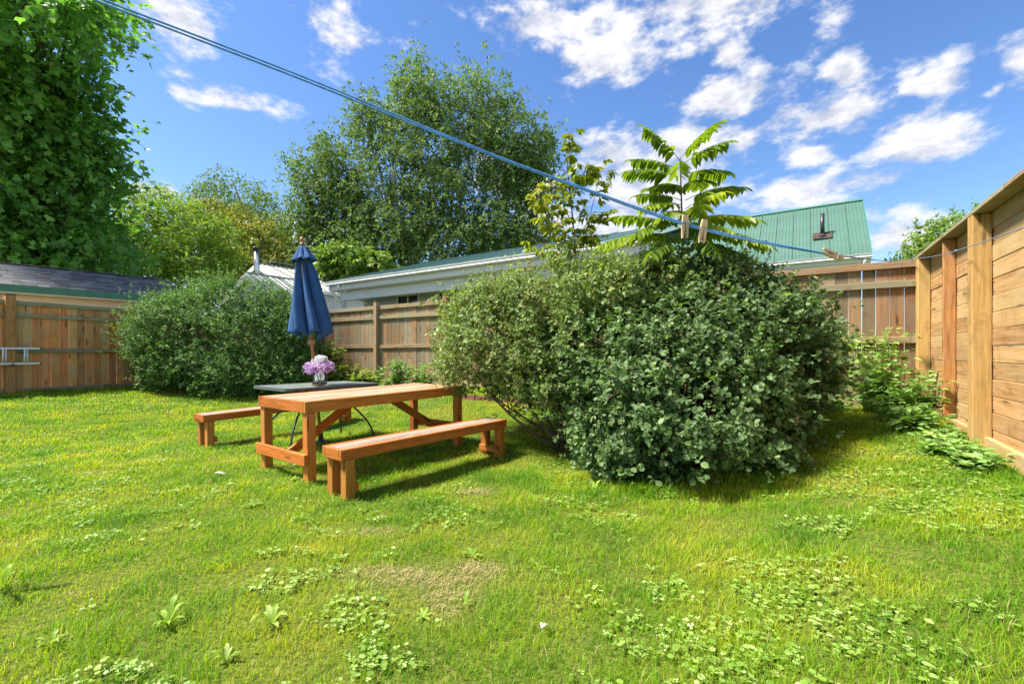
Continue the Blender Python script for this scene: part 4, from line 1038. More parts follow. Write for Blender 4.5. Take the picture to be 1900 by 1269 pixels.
def tree(name, label, base, ells, n_sp, L, k, size, tmpl, mat, barkmat, trunk_r, trunks=1, seed=0, inner=0.35, clumps=0.8, droop=0.2, dirmode='out', group=None, upb=0.7, hang=0.2, gap=0.36, rmean=0.45, noise_amp=0.22, limbs=True, keep_inner=0.5, lat=0.9, ncl=0, sig=0.4):
    r_ = np.random.default_rng(seed); g = gz(base[0], base[1])
    rt = empty(name, (base[0], base[1], g - 0.05), 0, label, 'tree', group)
    o0 = np.array((base[0], base[1], g - 0.05))
    le = [(e[0] - o0, e[1]) for e in ells]
    p, out, r2 = sample_sprays(le, n_sp, inner, clumps, seed, keep_inner, noise_amp, gap, ncl, sig)
    if dirmode == 'droop': d = norm(out * 0.5 + np.array((0, 0, -0.75)) + r2.normal(size=p.shape) * 0.35)
    elif dirmode == 'mixed': d = norm(out * 0.6 + np.array((0, 0, -0.12)) + r2.normal(size=p.shape) * 0.65)
    else: d = norm(out * 0.8 + np.array((0, 0, 0.15)) + r2.normal(size=p.shape) * 0.45)
    f = Fol(); spray_leaves(f, tmpl, p, d, r2, L, k, size, upb, droop, lat, 0.45, out, hang, rmean)
    f.build('crown', mat, rt, 'stuff')
    tops = sorted(le, key=lambda e: -e[0][2]); mb = MB()
    cen = np.mean([e[0] for e in le], 0); hz = max(e[0][2] for e in le)
    for j in range(trunks):
        e = tops[j % len(tops)]
        off = np.array((math.cos(j * 2.4), math.sin(j * 2.4), 0)) * trunk_r * 1.6 * (trunks > 1)
        tgt = e[0] + np.array((0, 0, e[1][2] * 0.6))
        pts = limb_path(off, tgt, 12, 0.0, 0.10, r_)
        mb.tube(pts, [trunk_r * (1 - 0.9 * (i / 11) ** 0.9) + 0.012 for i in range(12)], 8)
        if limbs:
            for e2 in le:
                if r_.random() < 0.5 / trunks + 0.35:
                    i0 = int(np.clip(r_.integers(3, 8), 0, 10)); s0 = np.array(pts[i0])
                    if e2[0][2] + e2[1][2] * .5 < s0[2] - 0.5: s0 = np.array(pts[3])
                    for q in range(3):
                        tg = e2[0] + norm(r_.normal(size=3)) * e2[1] * 0.75
                        mb.tube(limb_path(s0, tg, 8, 0.05, 0.2, r_), [trunk_r * 0.24 * (1 - 0.95 * i / 7) + 0.003 for i in range(8)], 5)
    mb.build('trunk', barkmat, rt, smooth=True)
    return rt

# ------------------------------------------------------------------ trees beyond the fences
tree('maple_tree', 'big maple tree hanging over the shingled shed roof', (-16.3, 15.2),
     [ell(20, 330, 140, 140, 15.0, 2.6), ell(70, 420, 105, 80, 15.2, 2.2), ell(-60, 430, 140, 90, 14.2, 2.2), ell(5, 200, 130, 110, 14.2, 2.4), ell(-60, 260, 120, 170, 15.5, 2.4),
      ell(35, 60, 115, 95, 13.2, 2.0), ell(125, 18, 62, 40, 12.6, 1.3), ell(185, 25, 42, 24, 12.4, 0.9), ell(95, 255, 80, 80, 15.0, 2.0), ell(150, 325, 48, 52, 15.0, 1.4),
      ell(-60, 60, 110, 110, 14.0, 2.2), ell(190, 455, 55, 35, 15.5, 1.4), ell(20, -60, 130, 70, 14.0, 2.2), ell(90, 140, 50, 55, 14.0, 1.4), ell(150, 475, 90, 25, 14.6, 1.2), ell(-20, 490, 120, 22, 14.0, 1.0)],
     8000, 0.6, 6, 0.175, T_LOBE, M['maple'], M['bark'], 0.33, 1, 21, 0.4, 0.6, 0.35, 'out', 'trees beyond the fences', 0.75, 0.45, 0.37, ncl=620, sig=0.42)
tree('ash_tree', 'lime green tree standing between the maple and the small porch', (-16.2, 22.5),
     [ell(255, 425, 80, 62, 21.0, 2), ell(335, 440, 75, 62, 20.5, 2), ell(295, 395, 60, 40, 21.5, 1.8), ell(230, 475, 90, 40, 20, 1.6), ell(360, 480, 70, 34, 20, 1.5), ell(395, 440, 35, 30, 20.5, 1.1), ell(330, 530, 110, 45, 20, 1.4), ell(240, 520, 90, 40, 20, 1.4)],
     3500, 0.8, 8, 0.20, T_LANCE, M['lime'], M['bark'], 0.22, 1, 22, 0.4, 0.6, 0.3, 'out', 'trees beyond the fences', 0.8, 0.3, 0.36, 0.5)
tree('birch_tree', 'dusky small-leaved tree rising far behind the amber-tinted tree', (-19.0, 32.0),
     [ell(430, 360, 62, 45, 31, 2.4), ell(480, 385, 45, 45, 31, 2), ell(395, 365, 40, 36, 31, 1.7), ell(450, 420, 75, 45, 31, 2.6), ell(500, 430, 35, 40, 31, 1.5)],
     1700, 0.9, 8, 0.17, T_DIA, M['birch'], M['bark'], 0.2, 2, 23, 0.2, 0.5, 0.3, 'droop', 'trees beyond the fences', 0.6, 0.3, 0.40)
tree('amber_tree', 'amber-tinted leafy tree standing behind the steel flue', (-14.2, 26.5),
     [ell(500, 455, 48, 32, 25, 1.8), ell(440, 485, 48, 28, 24, 1.5), ell(415, 415, 62, 30, 26, 1.8), ell(470, 440, 50, 26, 25.5, 1.8), ell(525, 490, 28, 30, 24.5, 1.2), ell(385, 400, 40, 20, 26.5, 1.4), ell(480, 500, 60, 30, 24, 1.5)],
     2600, 0.55, 9, 0.15, T_DIA, M['amber'], M['bark'], 0.2, 1, 24, 0.5, 0.9, 0.2, 'out', 'trees beyond the fences', 0.9, 0.2, 0.36, 0.45, 0.3)
tree('dark_tree', 'dark dense tree filling the gap behind the porch flue', (-15.6, 28.5),
     [ell(430, 455, 75, 50, 29, 2.0), ell(370, 470, 60, 50, 29, 2), ell(520, 480, 50, 40, 29, 1.5)],
     1100, 0.8, 8, 0.19, T_DIA, M['dark_leaf'], M['bark'], 0.2, 1, 25, 0.3, 0.6, 0.3, 'out', 'trees beyond the fences', 0.8, 0.2, 0.33)
tree('birch_tree', 'tall wide birch tree with several stems above the long low house', (-5.4, 26.0),
     [ell(775, 175, 42, 62, 25, 2.0), ell(790, 240, 95, 80, 25, 2.6), ell(680, 215, 38, 55, 25, 1.6), ell(890, 185, 70, 62, 25, 2.2), ell(650, 290, 62, 62, 24.6, 2.2), ell(590, 320, 52, 60, 24.6, 1.8),
      ell(565, 390, 42, 58, 24.4, 1.5), ell(800, 340, 150, 100, 24.4, 3.2), ell(940, 290, 72, 100, 25, 2.4), ell(985, 320, 48, 92, 25, 1.8), ell(1005, 265, 26, 34, 25, 1.0), ell(880, 440, 150, 68, 24.4, 2.8),
      ell(640, 400, 72, 80, 24.4, 2.2), ell(720, 440, 110, 68, 24.2, 2.5), ell(960, 430, 70, 70, 24.6, 2.0), ell(600, 450, 40, 50, 24.2, 1.3)],
     15000, 0.6, 9, 0.155, T_DIA, M['birch'], M['birch_bark'], 0.15, 5, 26, 0.15, 0.55, 0.5, 'mixed', 'trees beyond the fences', 0.55, 0.3, 0.45, 0.45, 0.34, True, 0.2, ncl=1100, sig=0.40)
tree('young_maple_tree', 'small bright green tree between the parasol and the birch', (-7.4, 22.0),
     [ell(645, 480, 42, 24, 20.5, 1.2), ell(615, 485, 28, 22, 20.5, 0.9), ell(690, 495, 40, 18, 20.5, 1.0), ell(660, 510, 60, 26, 20.8, 1.2)],
     700, 0.5, 8, 0.16, T_LOBE, M['lime'], M['bark'], 0.09, 1, 27, 0.35, 0.9, 0.3, 'out', 'trees beyond the fences', 0.8, 0.3, 0.34, 0.3)
tree('garden_tree', 'round fresh green tree showing above the horizontal board fence', (13.6, 14.2),
     [ell(1760, 450, 60, 44, 14, 1.2), ell(1800, 430, 50, 44, 14.2, 1.1), ell(1725, 470, 45, 28, 13.8, 0.8), ell(1790, 490, 90, 50, 14, 1.3)],
     1100, 0.4, 8, 0.12, T_OVATE, M['lime'], M['bark'], 0.1, 1, 28, 0.4, 1.1, 0.2, 'out', 'trees beyond the fences', 0.8, 0.2, 0.34, 0.3)

# ------------------------------------------------------------------ shrubs
def shrub(name, label, base, ells, n_sp, L, k, size, tmpl, mat, seed, inner=0.6, clumps=1.8, stems=14, shoots=0, seeds=0, gap=0.35, upb=0.8, rmean=0.42, noise_amp=0.25, keep_inner=0.6, ncl=0, sig=0.12):
    g = gz(base[0], base[1]); o0 = np.array((base[0], base[1], g)); rt = empty(name, tuple(o0), 0, label, 'shrub')
    le = [(e[0] - o0, e[1]) for e in ells]
    p, out, r_ = sample_sprays(le, n_sp, inner, clumps, seed, keep_inner, noise_amp, gap, ncl, sig)
    gl = ground_z(p[:, 0] + o0[0], p[:, 1] + o0[1]) - o0[2]
    keep = p[:, 2] > gl + 0.04; p, out = p[keep], out[keep]
    d = norm(out * 0.7 + np.array((0, 0, 0.4)) + r_.normal(size=p.shape) * 0.5)
    f = Fol(); spray_leaves(f, tmpl, p, d, r_, L, k, size, upb, 0.1, 0.9, 0.6, out, 0.1, rmean)
    twig = MB()
    sel = r_.choice(len(p), min(len(p), 700), replace=False)
    for i in sel:
        a = p[i] - d[i] * L * 0.7; twig.tube([tuple(a), tuple(p[i] + d[i] * L * 0.9)], [0.004, 0.0015], 3, False)
    if shoots:
        q, o2, r3 = sample_sprays(le, shoots, 0.92, clumps, seed + 7, 0.95, 0.1, 0.2)
        up = o2[:, 2] > -0.1; q, o2 = q[up], o2[up]
        dd = norm(o2 * 0.6 + np.array((0, 0, 0.8)) + r3.normal(size=q.shape) * 0.35)
        spray_leaves(f, tmpl, q, dd, r3, L * 2.3, int(k * 1.5), size * 0.85, upb, 0.1, 0.9, 0.4, o2, 0.0, rmean + 0.2)
        for i in range(len(q)): twig.tube([tuple(q[i] - dd[i] * .1), tuple(q[i] + dd[i] * L * 2.0)], [0.003, 0.0012], 3, False)
    f.build('foliage', mat, rt, 'stuff')
    for i in range(stems):
        e = le[i % len(le)]; tg = e[0] + norm(r_.normal(size=3)) * e[1] * 0.55
        st = np.array((r_.normal() * 0.12, r_.normal() * 0.12, -0.03))
        pts = limb_path(st, tg, 8, 0.06, 0.25, r_); twig.tube(pts, [0.022 * (1 - 0.8 * j / 7) for j in range(8)], 6)
        for b in range(3):
            s0 = np.array(pts[3 + b]); tg2 = e[0] + norm(r_.normal(size=3)) * e[1] * 0.95
            twig.tube(limb_path(s0, tg2, 6, 0.05, 0.25, r_), [0.009 * (1 - 0.8 * j / 5) for j in range(6)], 4, False)
    twig.build('branches', M['twig'], rt, smooth=True)
    if seeds:
        q, o2, r3 = sample_sprays(le, seeds, 0.97, clumps, seed + 9, 0.95, 0.1, 0.2)
        for i in range(len(q)):
            s = MB(); top = q[i] + o2[i] * 0.08 + np.array((0, 0, 0.10)); 
            s.tube([tuple(q[i]), tuple(top)], [0.0025, 0.001], 3, False)
            for j in range(14):
                t = r3.uniform(0.2, 1); c = q[i] * (1 - t) + top * t; e2 = c + norm(r3.normal(size=3) + np.array((0, 0, .4))) * 0.045 * (1.2 - t)
                s.tube([tuple(c), tuple(e2)], [0.002, 0.0035], 3, False)
            s.build('seed_head', M['seed'], rt)
    return rt
b1 = hit(1240, 905)
shrub('round_leaf_shrub', 'big dark shrub with blue-green round leaves and dry brown seed heads', (1.72, 4.75),
      [ell(1255, 770, 190, 130, 4.65, 1.0), ell(1260, 660, 190, 120, 5.1, 1.0), ell(1420, 665, 120, 112, 5.15, 0.8), ell(1310, 575, 145, 75, 5.4, 0.8), ell(1150, 800, 80, 78, 4.85, 0.55),
       ell(1390, 775, 115, 95, 4.85, 0.65), ell(1235, 838, 130, 46, 4.4, 0.42), ell(1475, 690, 62, 62, 5.0, 0.45), ell(1260, 530, 105, 40, 5.5, 0.55)],
      12500, 0.15, 8, 0.050, T_ROUND, M['round_leaf'], 31, 0.66, 1.7, 26, 160, 26, 0.36, 0.7, 0.42, 0.40, ncl=460, sig=0.10)
shrub('pale_leaf_shrub', 'broad shrub with tiny pale grey-green leaves leaning over the picnic table end', (0.75, 5.45),
      [ell(960, 625, 135, 100, 5.9, 0.85), ell(1050, 575, 145, 85, 5.8, 0.85), ell(885, 675, 62, 52, 5.9, 0.55), ell(1190, 545, 140, 62, 5.25, 0.6), ell(1330, 535, 90, 42, 5.3, 0.45), ell(1030, 700, 105, 65, 5.5, 0.6), ell(880, 590, 56, 52, 6.0, 0.5), ell(1090, 650, 100, 80, 5.3, 0.6)],
      11500, 0.14, 9, 0.040, T_DIAW, M['pale_leaf'], 32, 0.62, 2.2, 18, 380, 0, 0.35, 0.75, 0.5, 0.32, ncl=520, sig=0.10)
hb = hit(425, 738)
shrub('hedge_shrub', 'dense rounded dark green shrub standing in front of the left fence corner', (hb.x, hb.y + 0.9),
      [ell(420, 632, 170, 95, hb.y + 0.9, 1.2), ell(435, 572, 110, 52, hb.y + 1.0, 1.0), ell(315, 632, 70, 75, hb.y + 0.7, 0.8), ell(520, 640, 72, 80, hb.y + 0.9, 0.9), ell(400, 690, 140, 45, hb.y + 0.6, 0.9), ell(480, 690, 110, 42, hb.y + 0.5, .8)],
      12000, 0.20, 8, 0.056, T_DIA, M['hedge_leaf'], 33, 0.66, 1.3, 16, 180, 0, 0.33, 0.8, 0.42, 0.25, ncl=520, sig=0.17)

# ------------------------------------------------------------------ the two young trees growing out of the big shrubs
def frond_tree():
    Y0 = 5.15; b = P(1266, 640, Y0); g = gz(b.x, b.y)
    rt = empty('compound_leaf_sapling', (b.x, b.y, g), 0, 'sapling with long feathery fronds rising out of the round-leaved shrub', 'tree', 'saplings in the shrubs')
    o0 = Vector((b.x, b.y, g)); r_ = np.random.default_rng(77)
    top = P(1262, 292, Y0) - o0
    MB().tube([(0, 0, 0), (0.02, 0.01, top.z * .4), (0.0, 0.0, top.z * .75), tuple(top)], [0.022, 0.018, 0.012, 0.006], 8).build('trunk', M['twig'], rt, smooth=True)
    F_ = [(1262, 300, 1196, 235, .10, .5), (1265, 292, 1335, 226, .05, .5), (1268, 305, 1352, 262, -.10, .4), (1258, 315, 1172, 296, .15, .35), (1256, 330, 1160, 318, -.15, .35), (1270, 325, 1354, 322, .2, .4),
          (1262, 300, 1258, 325, -.45, .6), (1264, 372, 1182, 362, .2, .45), (1266, 382, 1192, 385, -.25, .8), (1272, 388, 1344, 356, -.2, .9), (1272, 372, 1382, 348, .1, .5), (1264, 425, 1140, 402, .1, .6),
          (1264, 440, 1112, 455, -.2, .75), (1274, 410, 1408, 408, -.15, .85), (1276, 430, 1430, 456, -.3, .7), (1270, 420, 1330, 470, -.45, .35), (1262, 440, 1200, 480, -.5, .45), (1268, 400, 1300, 402, .5, .5), (1262, 350, 1225, 345, .5, .4), (1266, 450, 1390, 480, .1, .4), (1264, 395, 1225, 405, -.4, .8), (1268, 398, 1310, 380, -.35, .95), (1264, 410, 1170, 440, -.35, .6), (1270, 415, 1360, 432, -.4, .9), (1262, 345, 1200, 350, .35, .4), (1268, 345, 1320, 340, .4, .4)]
    for (ax_, ay_, bx_, by_, dz, br) in F_:
        a = np.array(P(ax_, ay_, Y0) - o0); e = np.array(P(bx_, by_, Y0 + dz) - o0); L = np.linalg.norm(e - a)
        up = np.array((0, 0, 1.0)); ctrl = (a + e) / 2 + up * L * 0.16
        ts = np.linspace(0, 1, 9); pts = [(1 - t) ** 2 * a + 2 * t * (1 - t) * ctrl + t * t * e for t in ts]
        fr = MB().tube([tuple(q) for q in pts], [0.0045 * (1 - .7 * t) for t in ts], 4, False)
        n = max(7, int(L / 0.05)); f = Fol()
        for s in (-1, 1):
            t = (np.arange(n) + 0.9) / (n + 0.4) * 0.86 + 0.14
            pos = ((1 - t) ** 2)[:, None] * a + (2 * t * (1 - t))[:, None] * ctrl + (t * t)[:, None] * e
            tan = norm(2 * (1 - t)[:, None] * (ctrl - a) + 2 * t[:, None] * (e - ctrl))
            sd = np.cross(tan, up); sd = norm(np.where(np.linalg.norm(sd, axis=1)[:, None] < .2, np.array((1.0, 0, 0)), sd))
            ax2 = norm(sd * s * 0.85 + tan * 0.35 + np.array((0, 0, -0.55)) + r_.normal(size=pos.shape) * .10)
            nr = up * 0.8 + sd * s * 0.3 + r_.normal(size=pos.shape) * .12
            sz = 0.19 * np.minimum(1, 1.25 * np.sin(math.pi * (0.12 + 0.8 * t)) + 0.2) * r_.uniform(.88, 1.08, n)
            f.add(leaves(T_LANCE if False else T_FROND, pos, ax2, nr, sz, np.clip(r_.normal(br, .10, n), 0, 1)))
        tan = norm((e - ctrl)[None]); f.add(leaves(T_FROND, e[None], tan + np.array((0, 0, -.3)), up[None] * 1.0, np.array([0.12]), np.array([br])))
        fo = f.build('frond', M['frond'], rt)
        fr.build('leaf_stalk', M['stem_green'], fo, smooth=True)
T_FROND = (np.array([(0, 0, 0), (-.17, .22, .04), (-.16, .62, .02), (0, 1.0, -.10), (.16, .62, .02), (.17, .22, .04)], float), np.array([(0, 5, 4), (0, 4, 3), (0, 3, 2), (0, 2, 1)]))
frond_tree()

def young_tree():
    Y0 = 6.0; b = P(1075, 640, Y0); g = gz(b.x, b.y); o0 = Vector((b.x, b.y, g))
    rt = empty('drooping_sapling', tuple(o0), 0, 'slender yellow-green sapling with drooping leaves rising out of the pale-leaved shrub', 'tree', 'saplings in the shrubs')
    r_ = np.random.default_rng(91); f = Fol(); mb = MB()
    pl = lambda x, y, dY=0: np.array(P(x, y, Y0 + dY) - o0)
    mains = [[(1075, 640), (1072, 520), (1062, 400), (1052, 310), (1058, 240)], [(1072, 520), (1090, 420), (1112, 330), (1122, 292)], [(1070, 500), (1030, 430), (1005, 380), (992, 350)],
             [(1070, 500), (1020, 470), (985, 440)], [(1066, 450), (1100, 400), (1135, 395)], [(1064, 420), (1030, 350), (1010, 340)], [(1060, 360), (1085, 320), (1090, 300)], [(1070, 470), (1095, 440), (1110, 420)], [(1068, 470), (1040, 440), (1025, 400)]]
    dd = [0, .25, -.2, .2, -.15, .2, -.2, .3, -.35]
    for m_, dv in zip(mains, dd):
        pts = [pl(x, y, dv * i / (len(m_) - 1)) for i, (x, y) in enumerate(m_)]
        mb.tube([tuple(q) for q in pts], [0.016 * (1 - .8 * i / (len(pts) - 1)) for i in range(len(pts))] if m_ is mains[0] else [0.007 * (1 - .7 * i / (len(pts) - 1)) for i in range(len(pts))], 6)
        seg = np.array(pts); n = 36 if m_ is mains[0] else 18
        t = np.sort(r_.uniform(0.32 if m_ is mains[0] else 0.25, 1.0, n)) * (len(pts) - 1); i = np.minimum(t.astype(int), len(pts) - 2); fr = (t - i)[:, None]
        base = seg[i] * (1 - fr) + seg[i + 1] * fr
        # each node carries a drooping compound leaf of five leaflets
        a = r_.uniform(0, 2 * math.pi, n); out = np.stack([np.cos(a), np.sin(a), r_.uniform(-.1, .5, n)], -1); out = norm(out)
        tip = base + out * r_.uniform(.10, .20, (n, 1)) + np.array((0, 0, -0.05))
        for q in range(n): mb.tube([tuple(base[q]), tuple(tip[q])], 0.0018, 3, False)
        br = 0.66 if (m_[-1][0] < 1040) else 0.48
        for j in range(6):
            w = (j - 2.5) * 0.5; sd = np.cross(out, np.array((0, 0, 1.0)))
            ax2 = norm(out * math.cos(w) + sd * math.sin(w) + np.array((0, 0, -0.75)) + r_.normal(size=out.shape) * .2)
            f.add(leaves(T_OVATE, tip - out * 0.03 * (j % 3), ax2, np.array((0, 0, .5)) + out * .6 + r_.normal(size=out.shape) * .25, r_.uniform(.08, .125, n), np.clip(r_.normal(br + .08, .15, n), 0, 1)))
    f.build('crown', M['young'], rt, 'stuff'); mb.build('trunk', M['twig'], rt, smooth=True)
young_tree()

# ------------------------------------------------------------------ weeds along the fences
def weed(base, h, nstem, spread, leaf, label, mat, seed, name='weed', tmpl=T_OVATE, group='weeds along the fences', pairs=7, r=0.42):
    r_ = np.random.default_rng(seed); g = gz(base[0], base[1])
    rt = empty(name, (base[0], base[1], g), 0, label, 'plant', group); f = Fol(); mb = MB()
    for s in range(nstem):
        a = r_.uniform(0, 2 * math.pi); hh = h * r_.uniform(.5, 1.0) if s else h
        sp = spread * r_.uniform(.1, 1.0) if s else spread * .1
        b0 = np.array((math.cos(a) * sp * .45, math.sin(a) * sp * .45, -0.02)); e = np.array((math.cos(a) * sp, math.sin(a) * sp, hh))
        mb.tube(limb_path(b0, e, 6, 0.0, 0.12, r_), [0.006 * (1 - .7 * i / 5) for i in range(6)], 5, False)
        n = pairs * 2; t = r_.uniform(.15, 1.0, n); pos = b0 + (e - b0) * t[:, None]
        for q in range(3):
            w = r_.uniform(0, 2 * math.pi, n); ax2 = np.stack([np.cos(w), np.sin(w), r_.uniform(-.35, .35, n)], -1)
            pp = pos + norm(ax2) * r_.uniform(.01, leaf * .6, (n, 1))
            sz = leaf * (1.15 - .55 * t) * r_.uniform(.7, 1.2, n)
            f.add(leaves(tmpl, pp, ax2, np.array((0, 0, 1.0)) + r_.normal(size=(n, 3)) * .3, sz, np.clip(r_.normal(r, .2, n) + .2 * (t - .5), 0, 1)))
    f.build('foliage', mat, rt, 'stuff'); mb.build('stem', M['stem_green'], rt, smooth=True)
    return rt
def wpos(u, v):   # along the right fence, v metres inside it
    p = C0 + RD * u + np.array((-0.843, 0.538)) * v; return (p[0], p[1])
def bpos(u, v):
    p = C0 + BD * u + np.array((-0.549, -0.836)) * v; return (p[0], p[1])
weed(wpos(0.5, 0.42), 1.08, 24, 0.5, 0.12, 'tall light green weed filling the corner of the two cedar fences', M['weed'], 51, 'tall_weed', pairs=9, r=0.6)
weed(wpos(1.0, 0.36), 0.58, 18, 0.42, 0.11, 'knee-high leafy weed against the horizontal board fence, by the tall corner weed', M['weed'], 52, 'tall_weed', r=0.5)
weed(wpos(1.55, 0.30), 0.26, 12, 0.32, 0.11, 'low broad-leaved weed at the foot of the thick fence post', M['weed'], 53, 'broad_weed', r=0.4)
weed(bpos(1.0, 0.45), 0.30, 10, 0.34, 0.10, 'low leafy weed at the foot of the picket fence, beside the tall corner weed', M['weed'], 54, 'broad_weed', r=0.4)
for k, u in enumerate((2.05, 2.5, 2.95)):
    weed(wpos(u, 0.22 + .05 * (k % 2)), 0.16, 9, 0.26, 0.09, 'ankle-high weed along the horizontal board fence, ' + ('next to the thick post', 'between two other creeping weeds', 'farthest from the corner weed')[k], M['weed'], 55 + k, 'creeping_weed', T_ROUND, 'weeds creeping along the board fence', 4, .45)
v0 = hit(655, 735)
weed(bpos(11.55, 0.55), 1.10, 16, 0.55, 0.17, 'yellow-green vine climbing the picket fence behind the parasol', M['vine'], 61, 'grape_vine', T_LOBE, 'weeds along the fences', 8, .55)
weed(bpos(10.7, 0.7), 0.55, 14, 0.55, 0.15, 'low spreading vine under the picket fence, between parasol and fence post', M['vine'], 62, 'grape_vine', T_LOBE, 'weeds along the fences', 6, .45)
weed(bpos(9.9, 0.75), 0.42, 12, 0.5, 0.15, 'low spreading vine at the foot of the weathered fence post', M['vine'], 63, 'grape_vine', T_LOBE, 'weeds along the fences', 6, .4)
weed(bpos(9.0, 0.6), 0.75, 14, 0.45, 0.13, 'bright green leafy weed before the picket fence, behind the picnic table end', M['weed'], 64, 'tall_weed', r=0.4)
weed(bpos(8.3, 0.55), 0.60, 14, 0.45, 0.12, 'bright green leafy weed at the fence, beside the pale-leaved shrub', M['weed'], 65, 'tall_weed', r=0.4)
weed(bpos(12.6, 1.1), 0.5, 14, 0.55, 0.12, 'dark leafy weed beside the dense rounded shrub, under the parasol', M['hedge_leaf'], 66, 'broad_weed', r=0.5)

# brick-red scalloped edging along the bed
def edging():
    a = hit(858, 741); b = hit(1052, 757); a = Vector((a.x, a.y)); b = Vector((b.x, b.y)); d = (b - a); L = d.length; d.normalize()
    rt = empty('bed_edging', (a.x, a.y, 0), math.atan2(d.y, d.x), 'row of small red scalloped edging pieces behind the picnic table', 'edging')
    n = int(L / 0.085); poly = [(-.04, 0), (.04, 0), (.04, .07), (.03, .095), (.012, .108), (-.012, .108), (-.03, .095), (-.04, .07)]
    me = MB().prism(poly, -0.02, 0.02, Matrix(((1, 0, 0, 0), (0, 0, 1, 0), (0, 1, 0, 0), (0, 0, 0, 1)))).mesh('edging_piece'); me.materials.append(M['brick_red'])
    for k in range(n):
        x = 0.085 * k; w = a + d * x
        obj('edging_piece', me, None, rt, (x, random.uniform(-.008, .008), gz(w.x, w.y) - 0.015 + random.uniform(-.006, .006)), (0, random.uniform(-.04, .04), random.uniform(-.06, .06)))
edging()

# ------------------------------------------------------------------ clothesline
def catenary(pts, n=60):
    pts = np.array(pts); m_ = len(pts); out = []
    for i in range(n + 1):
        t = i / n * (m_ - 1); k = min(int(t), m_ - 2); u = t - k
        p0, p1, p2, p3 = pts[max(k - 1, 0)], pts[k], pts[k + 1], pts[min(k + 2, m_ - 1)]
        out.append(tuple(0.5 * ((2 * p1) + (-p0 + p2) * u + (2 * p0 - 5 * p1 + 4 * p2 - p3) * u * u + (-p0 + 3 * p1 - 3 * p2 + p3) * u ** 3)))
    return out
def rope_z(px): return 1.0 + (px - 185) / (1545 - 185) * 0.62 if px < 1545 else None
ROPE = [(-260, -178), (185, 1), (560, 145), (900, 283), (1100, 357), (1270, 416), (1400, 447), (1545, 473)]
def clothesline():
    rt = empty('clothesline', tuple(P(1545, 473, 1.62)), 0, 'blue doubled rope clothesline sagging across the yard to the corner fence post', 'clothesline')
    o0 = P(1545, 473, 1.62)
    for s in (0, 1):
        pts = []
        for (x, y) in ROPE:
            Y = 1.0 + (x - 185) / 1360 * 0.62
            sepv = (6.5 if x < 500 else 3.4 + 3.1 * max(0, (900 - x)) / 400) * (s - 0.5)
            if x > 1500: sepv *= .3
            pts.append(tuple(P(x, y + sepv, Y + 0.006 * s) - o0))
        mb = MB().tube(catenary(pts, 90), 0.0025, 6); mb.build('rope', M['rope'], rt, smooth=True)
    cp = C0 + RD * 0.06 + np.array((-0.843, 0.538)) * 0.13
    corner = Vector((cp[0], cp[1], 2.43)); k2 = C0 + RD * 2.08 + np.array((-0.843, 0.538)) * 0.14; knot = Vector((k2[0], k2[1], 2.14))
    k3 = C0 + RD * 3.4 + np.array((-0.843, 0.538)) * 0.06
    MB().tube(catenary([(0, 0, 0), tuple((corner - o0) * .5 + Vector((0, 0, -0.03))), tuple(corner - o0)], 16), 0.0032, 6).build('cord', M['cord'], rt, smooth=True)
    MB().tube(catenary([tuple(corner - o0), tuple((corner + knot) / 2 - o0 + Vector((0, 0, -.02))), tuple(knot - o0), tuple(Vector((k3[0], k3[1], 2.05)) - o0)], 24), 0.004, 6).build('cord', M['cord'], rt, smooth=True)
    MB().lathe([(0.0, -.012), (0.010, -.008), (0.012, 0), (0.010, .008), (0, .012)], 8).build('knot', M['cord'], rt, tuple(knot - o0), smooth=True)
clothesline()
def clothespin(px, py, Y, roll, opening, label, yaw=0.0):
    """px,py: where the jaw bites the rope; the two wooden halves point along local -Z"""
    c = P(px, py, Y)
    rt = empty('clothespin', tuple(c), 0, label, 'clothespin', 'wooden clothespins on the line'); rt.rotation_euler = (0, roll, yaw)
    half = [(0.0, 0.033), (0.0085, 0.033), (0.0095, 0.010), (0.0095, -0.004), (0.006, -0.046), (0.0015, -0.046), (0.0, -0.006), (-0.0008, 0.004), (0.0, 0.012)]
    Mx = Matrix(((1, 0, 0, 0), (0, 0, 1, 0), (0, 1, 0, 0), (0, 0, 0, 1)))
    for s in (1, -1):
        poly = [(s * x, z) for x, z in half]
        o = MB().prism(poly, -0.0055, 0.0055, Mx).build('peg_half', M['peg'], rt, (s * 0.0012, 0, 0), (0, -s * opening, 0))
    sp = [(0.0045 * math.cos(a), 0.0058 - 0.0002 * k, 0.0045 * math.sin(a) - 0.002) for k, a in enumerate(np.linspace(0, 4 * math.pi, 24))]
    sp = [(0.0045 * math.cos(a), -0.006 + 0.012 * i / 23, -0.002 + 0.0045 * math.sin(a)) for i, a in enumerate(np.linspace(0, 6 * math.pi, 24))]
    MB().tube(sp, 0.0008, 4).build('spring', M['steel'], rt, smooth=True)
    MB().tube([(-0.0112, -0.0062, 0.010), (0.0112, -0.0062, 0.010)], 0.0008, 4).build('spring_arm', M['steel'], rt)
clothespin(1271, 417, 1.50, 0.02, 0.05, 'wooden clothespin hanging upright on the blue rope, farthest from the fence corner')
clothespin(1305, 426, 1.51, 0.13, 0.05, 'wooden clothespin hanging slightly askew between two other pegs on the blue rope')
clothespin(1548, 474, 1.615, -1.18 + math.pi, 0.06, 'wooden clothespin lying along the end of the blue rope')

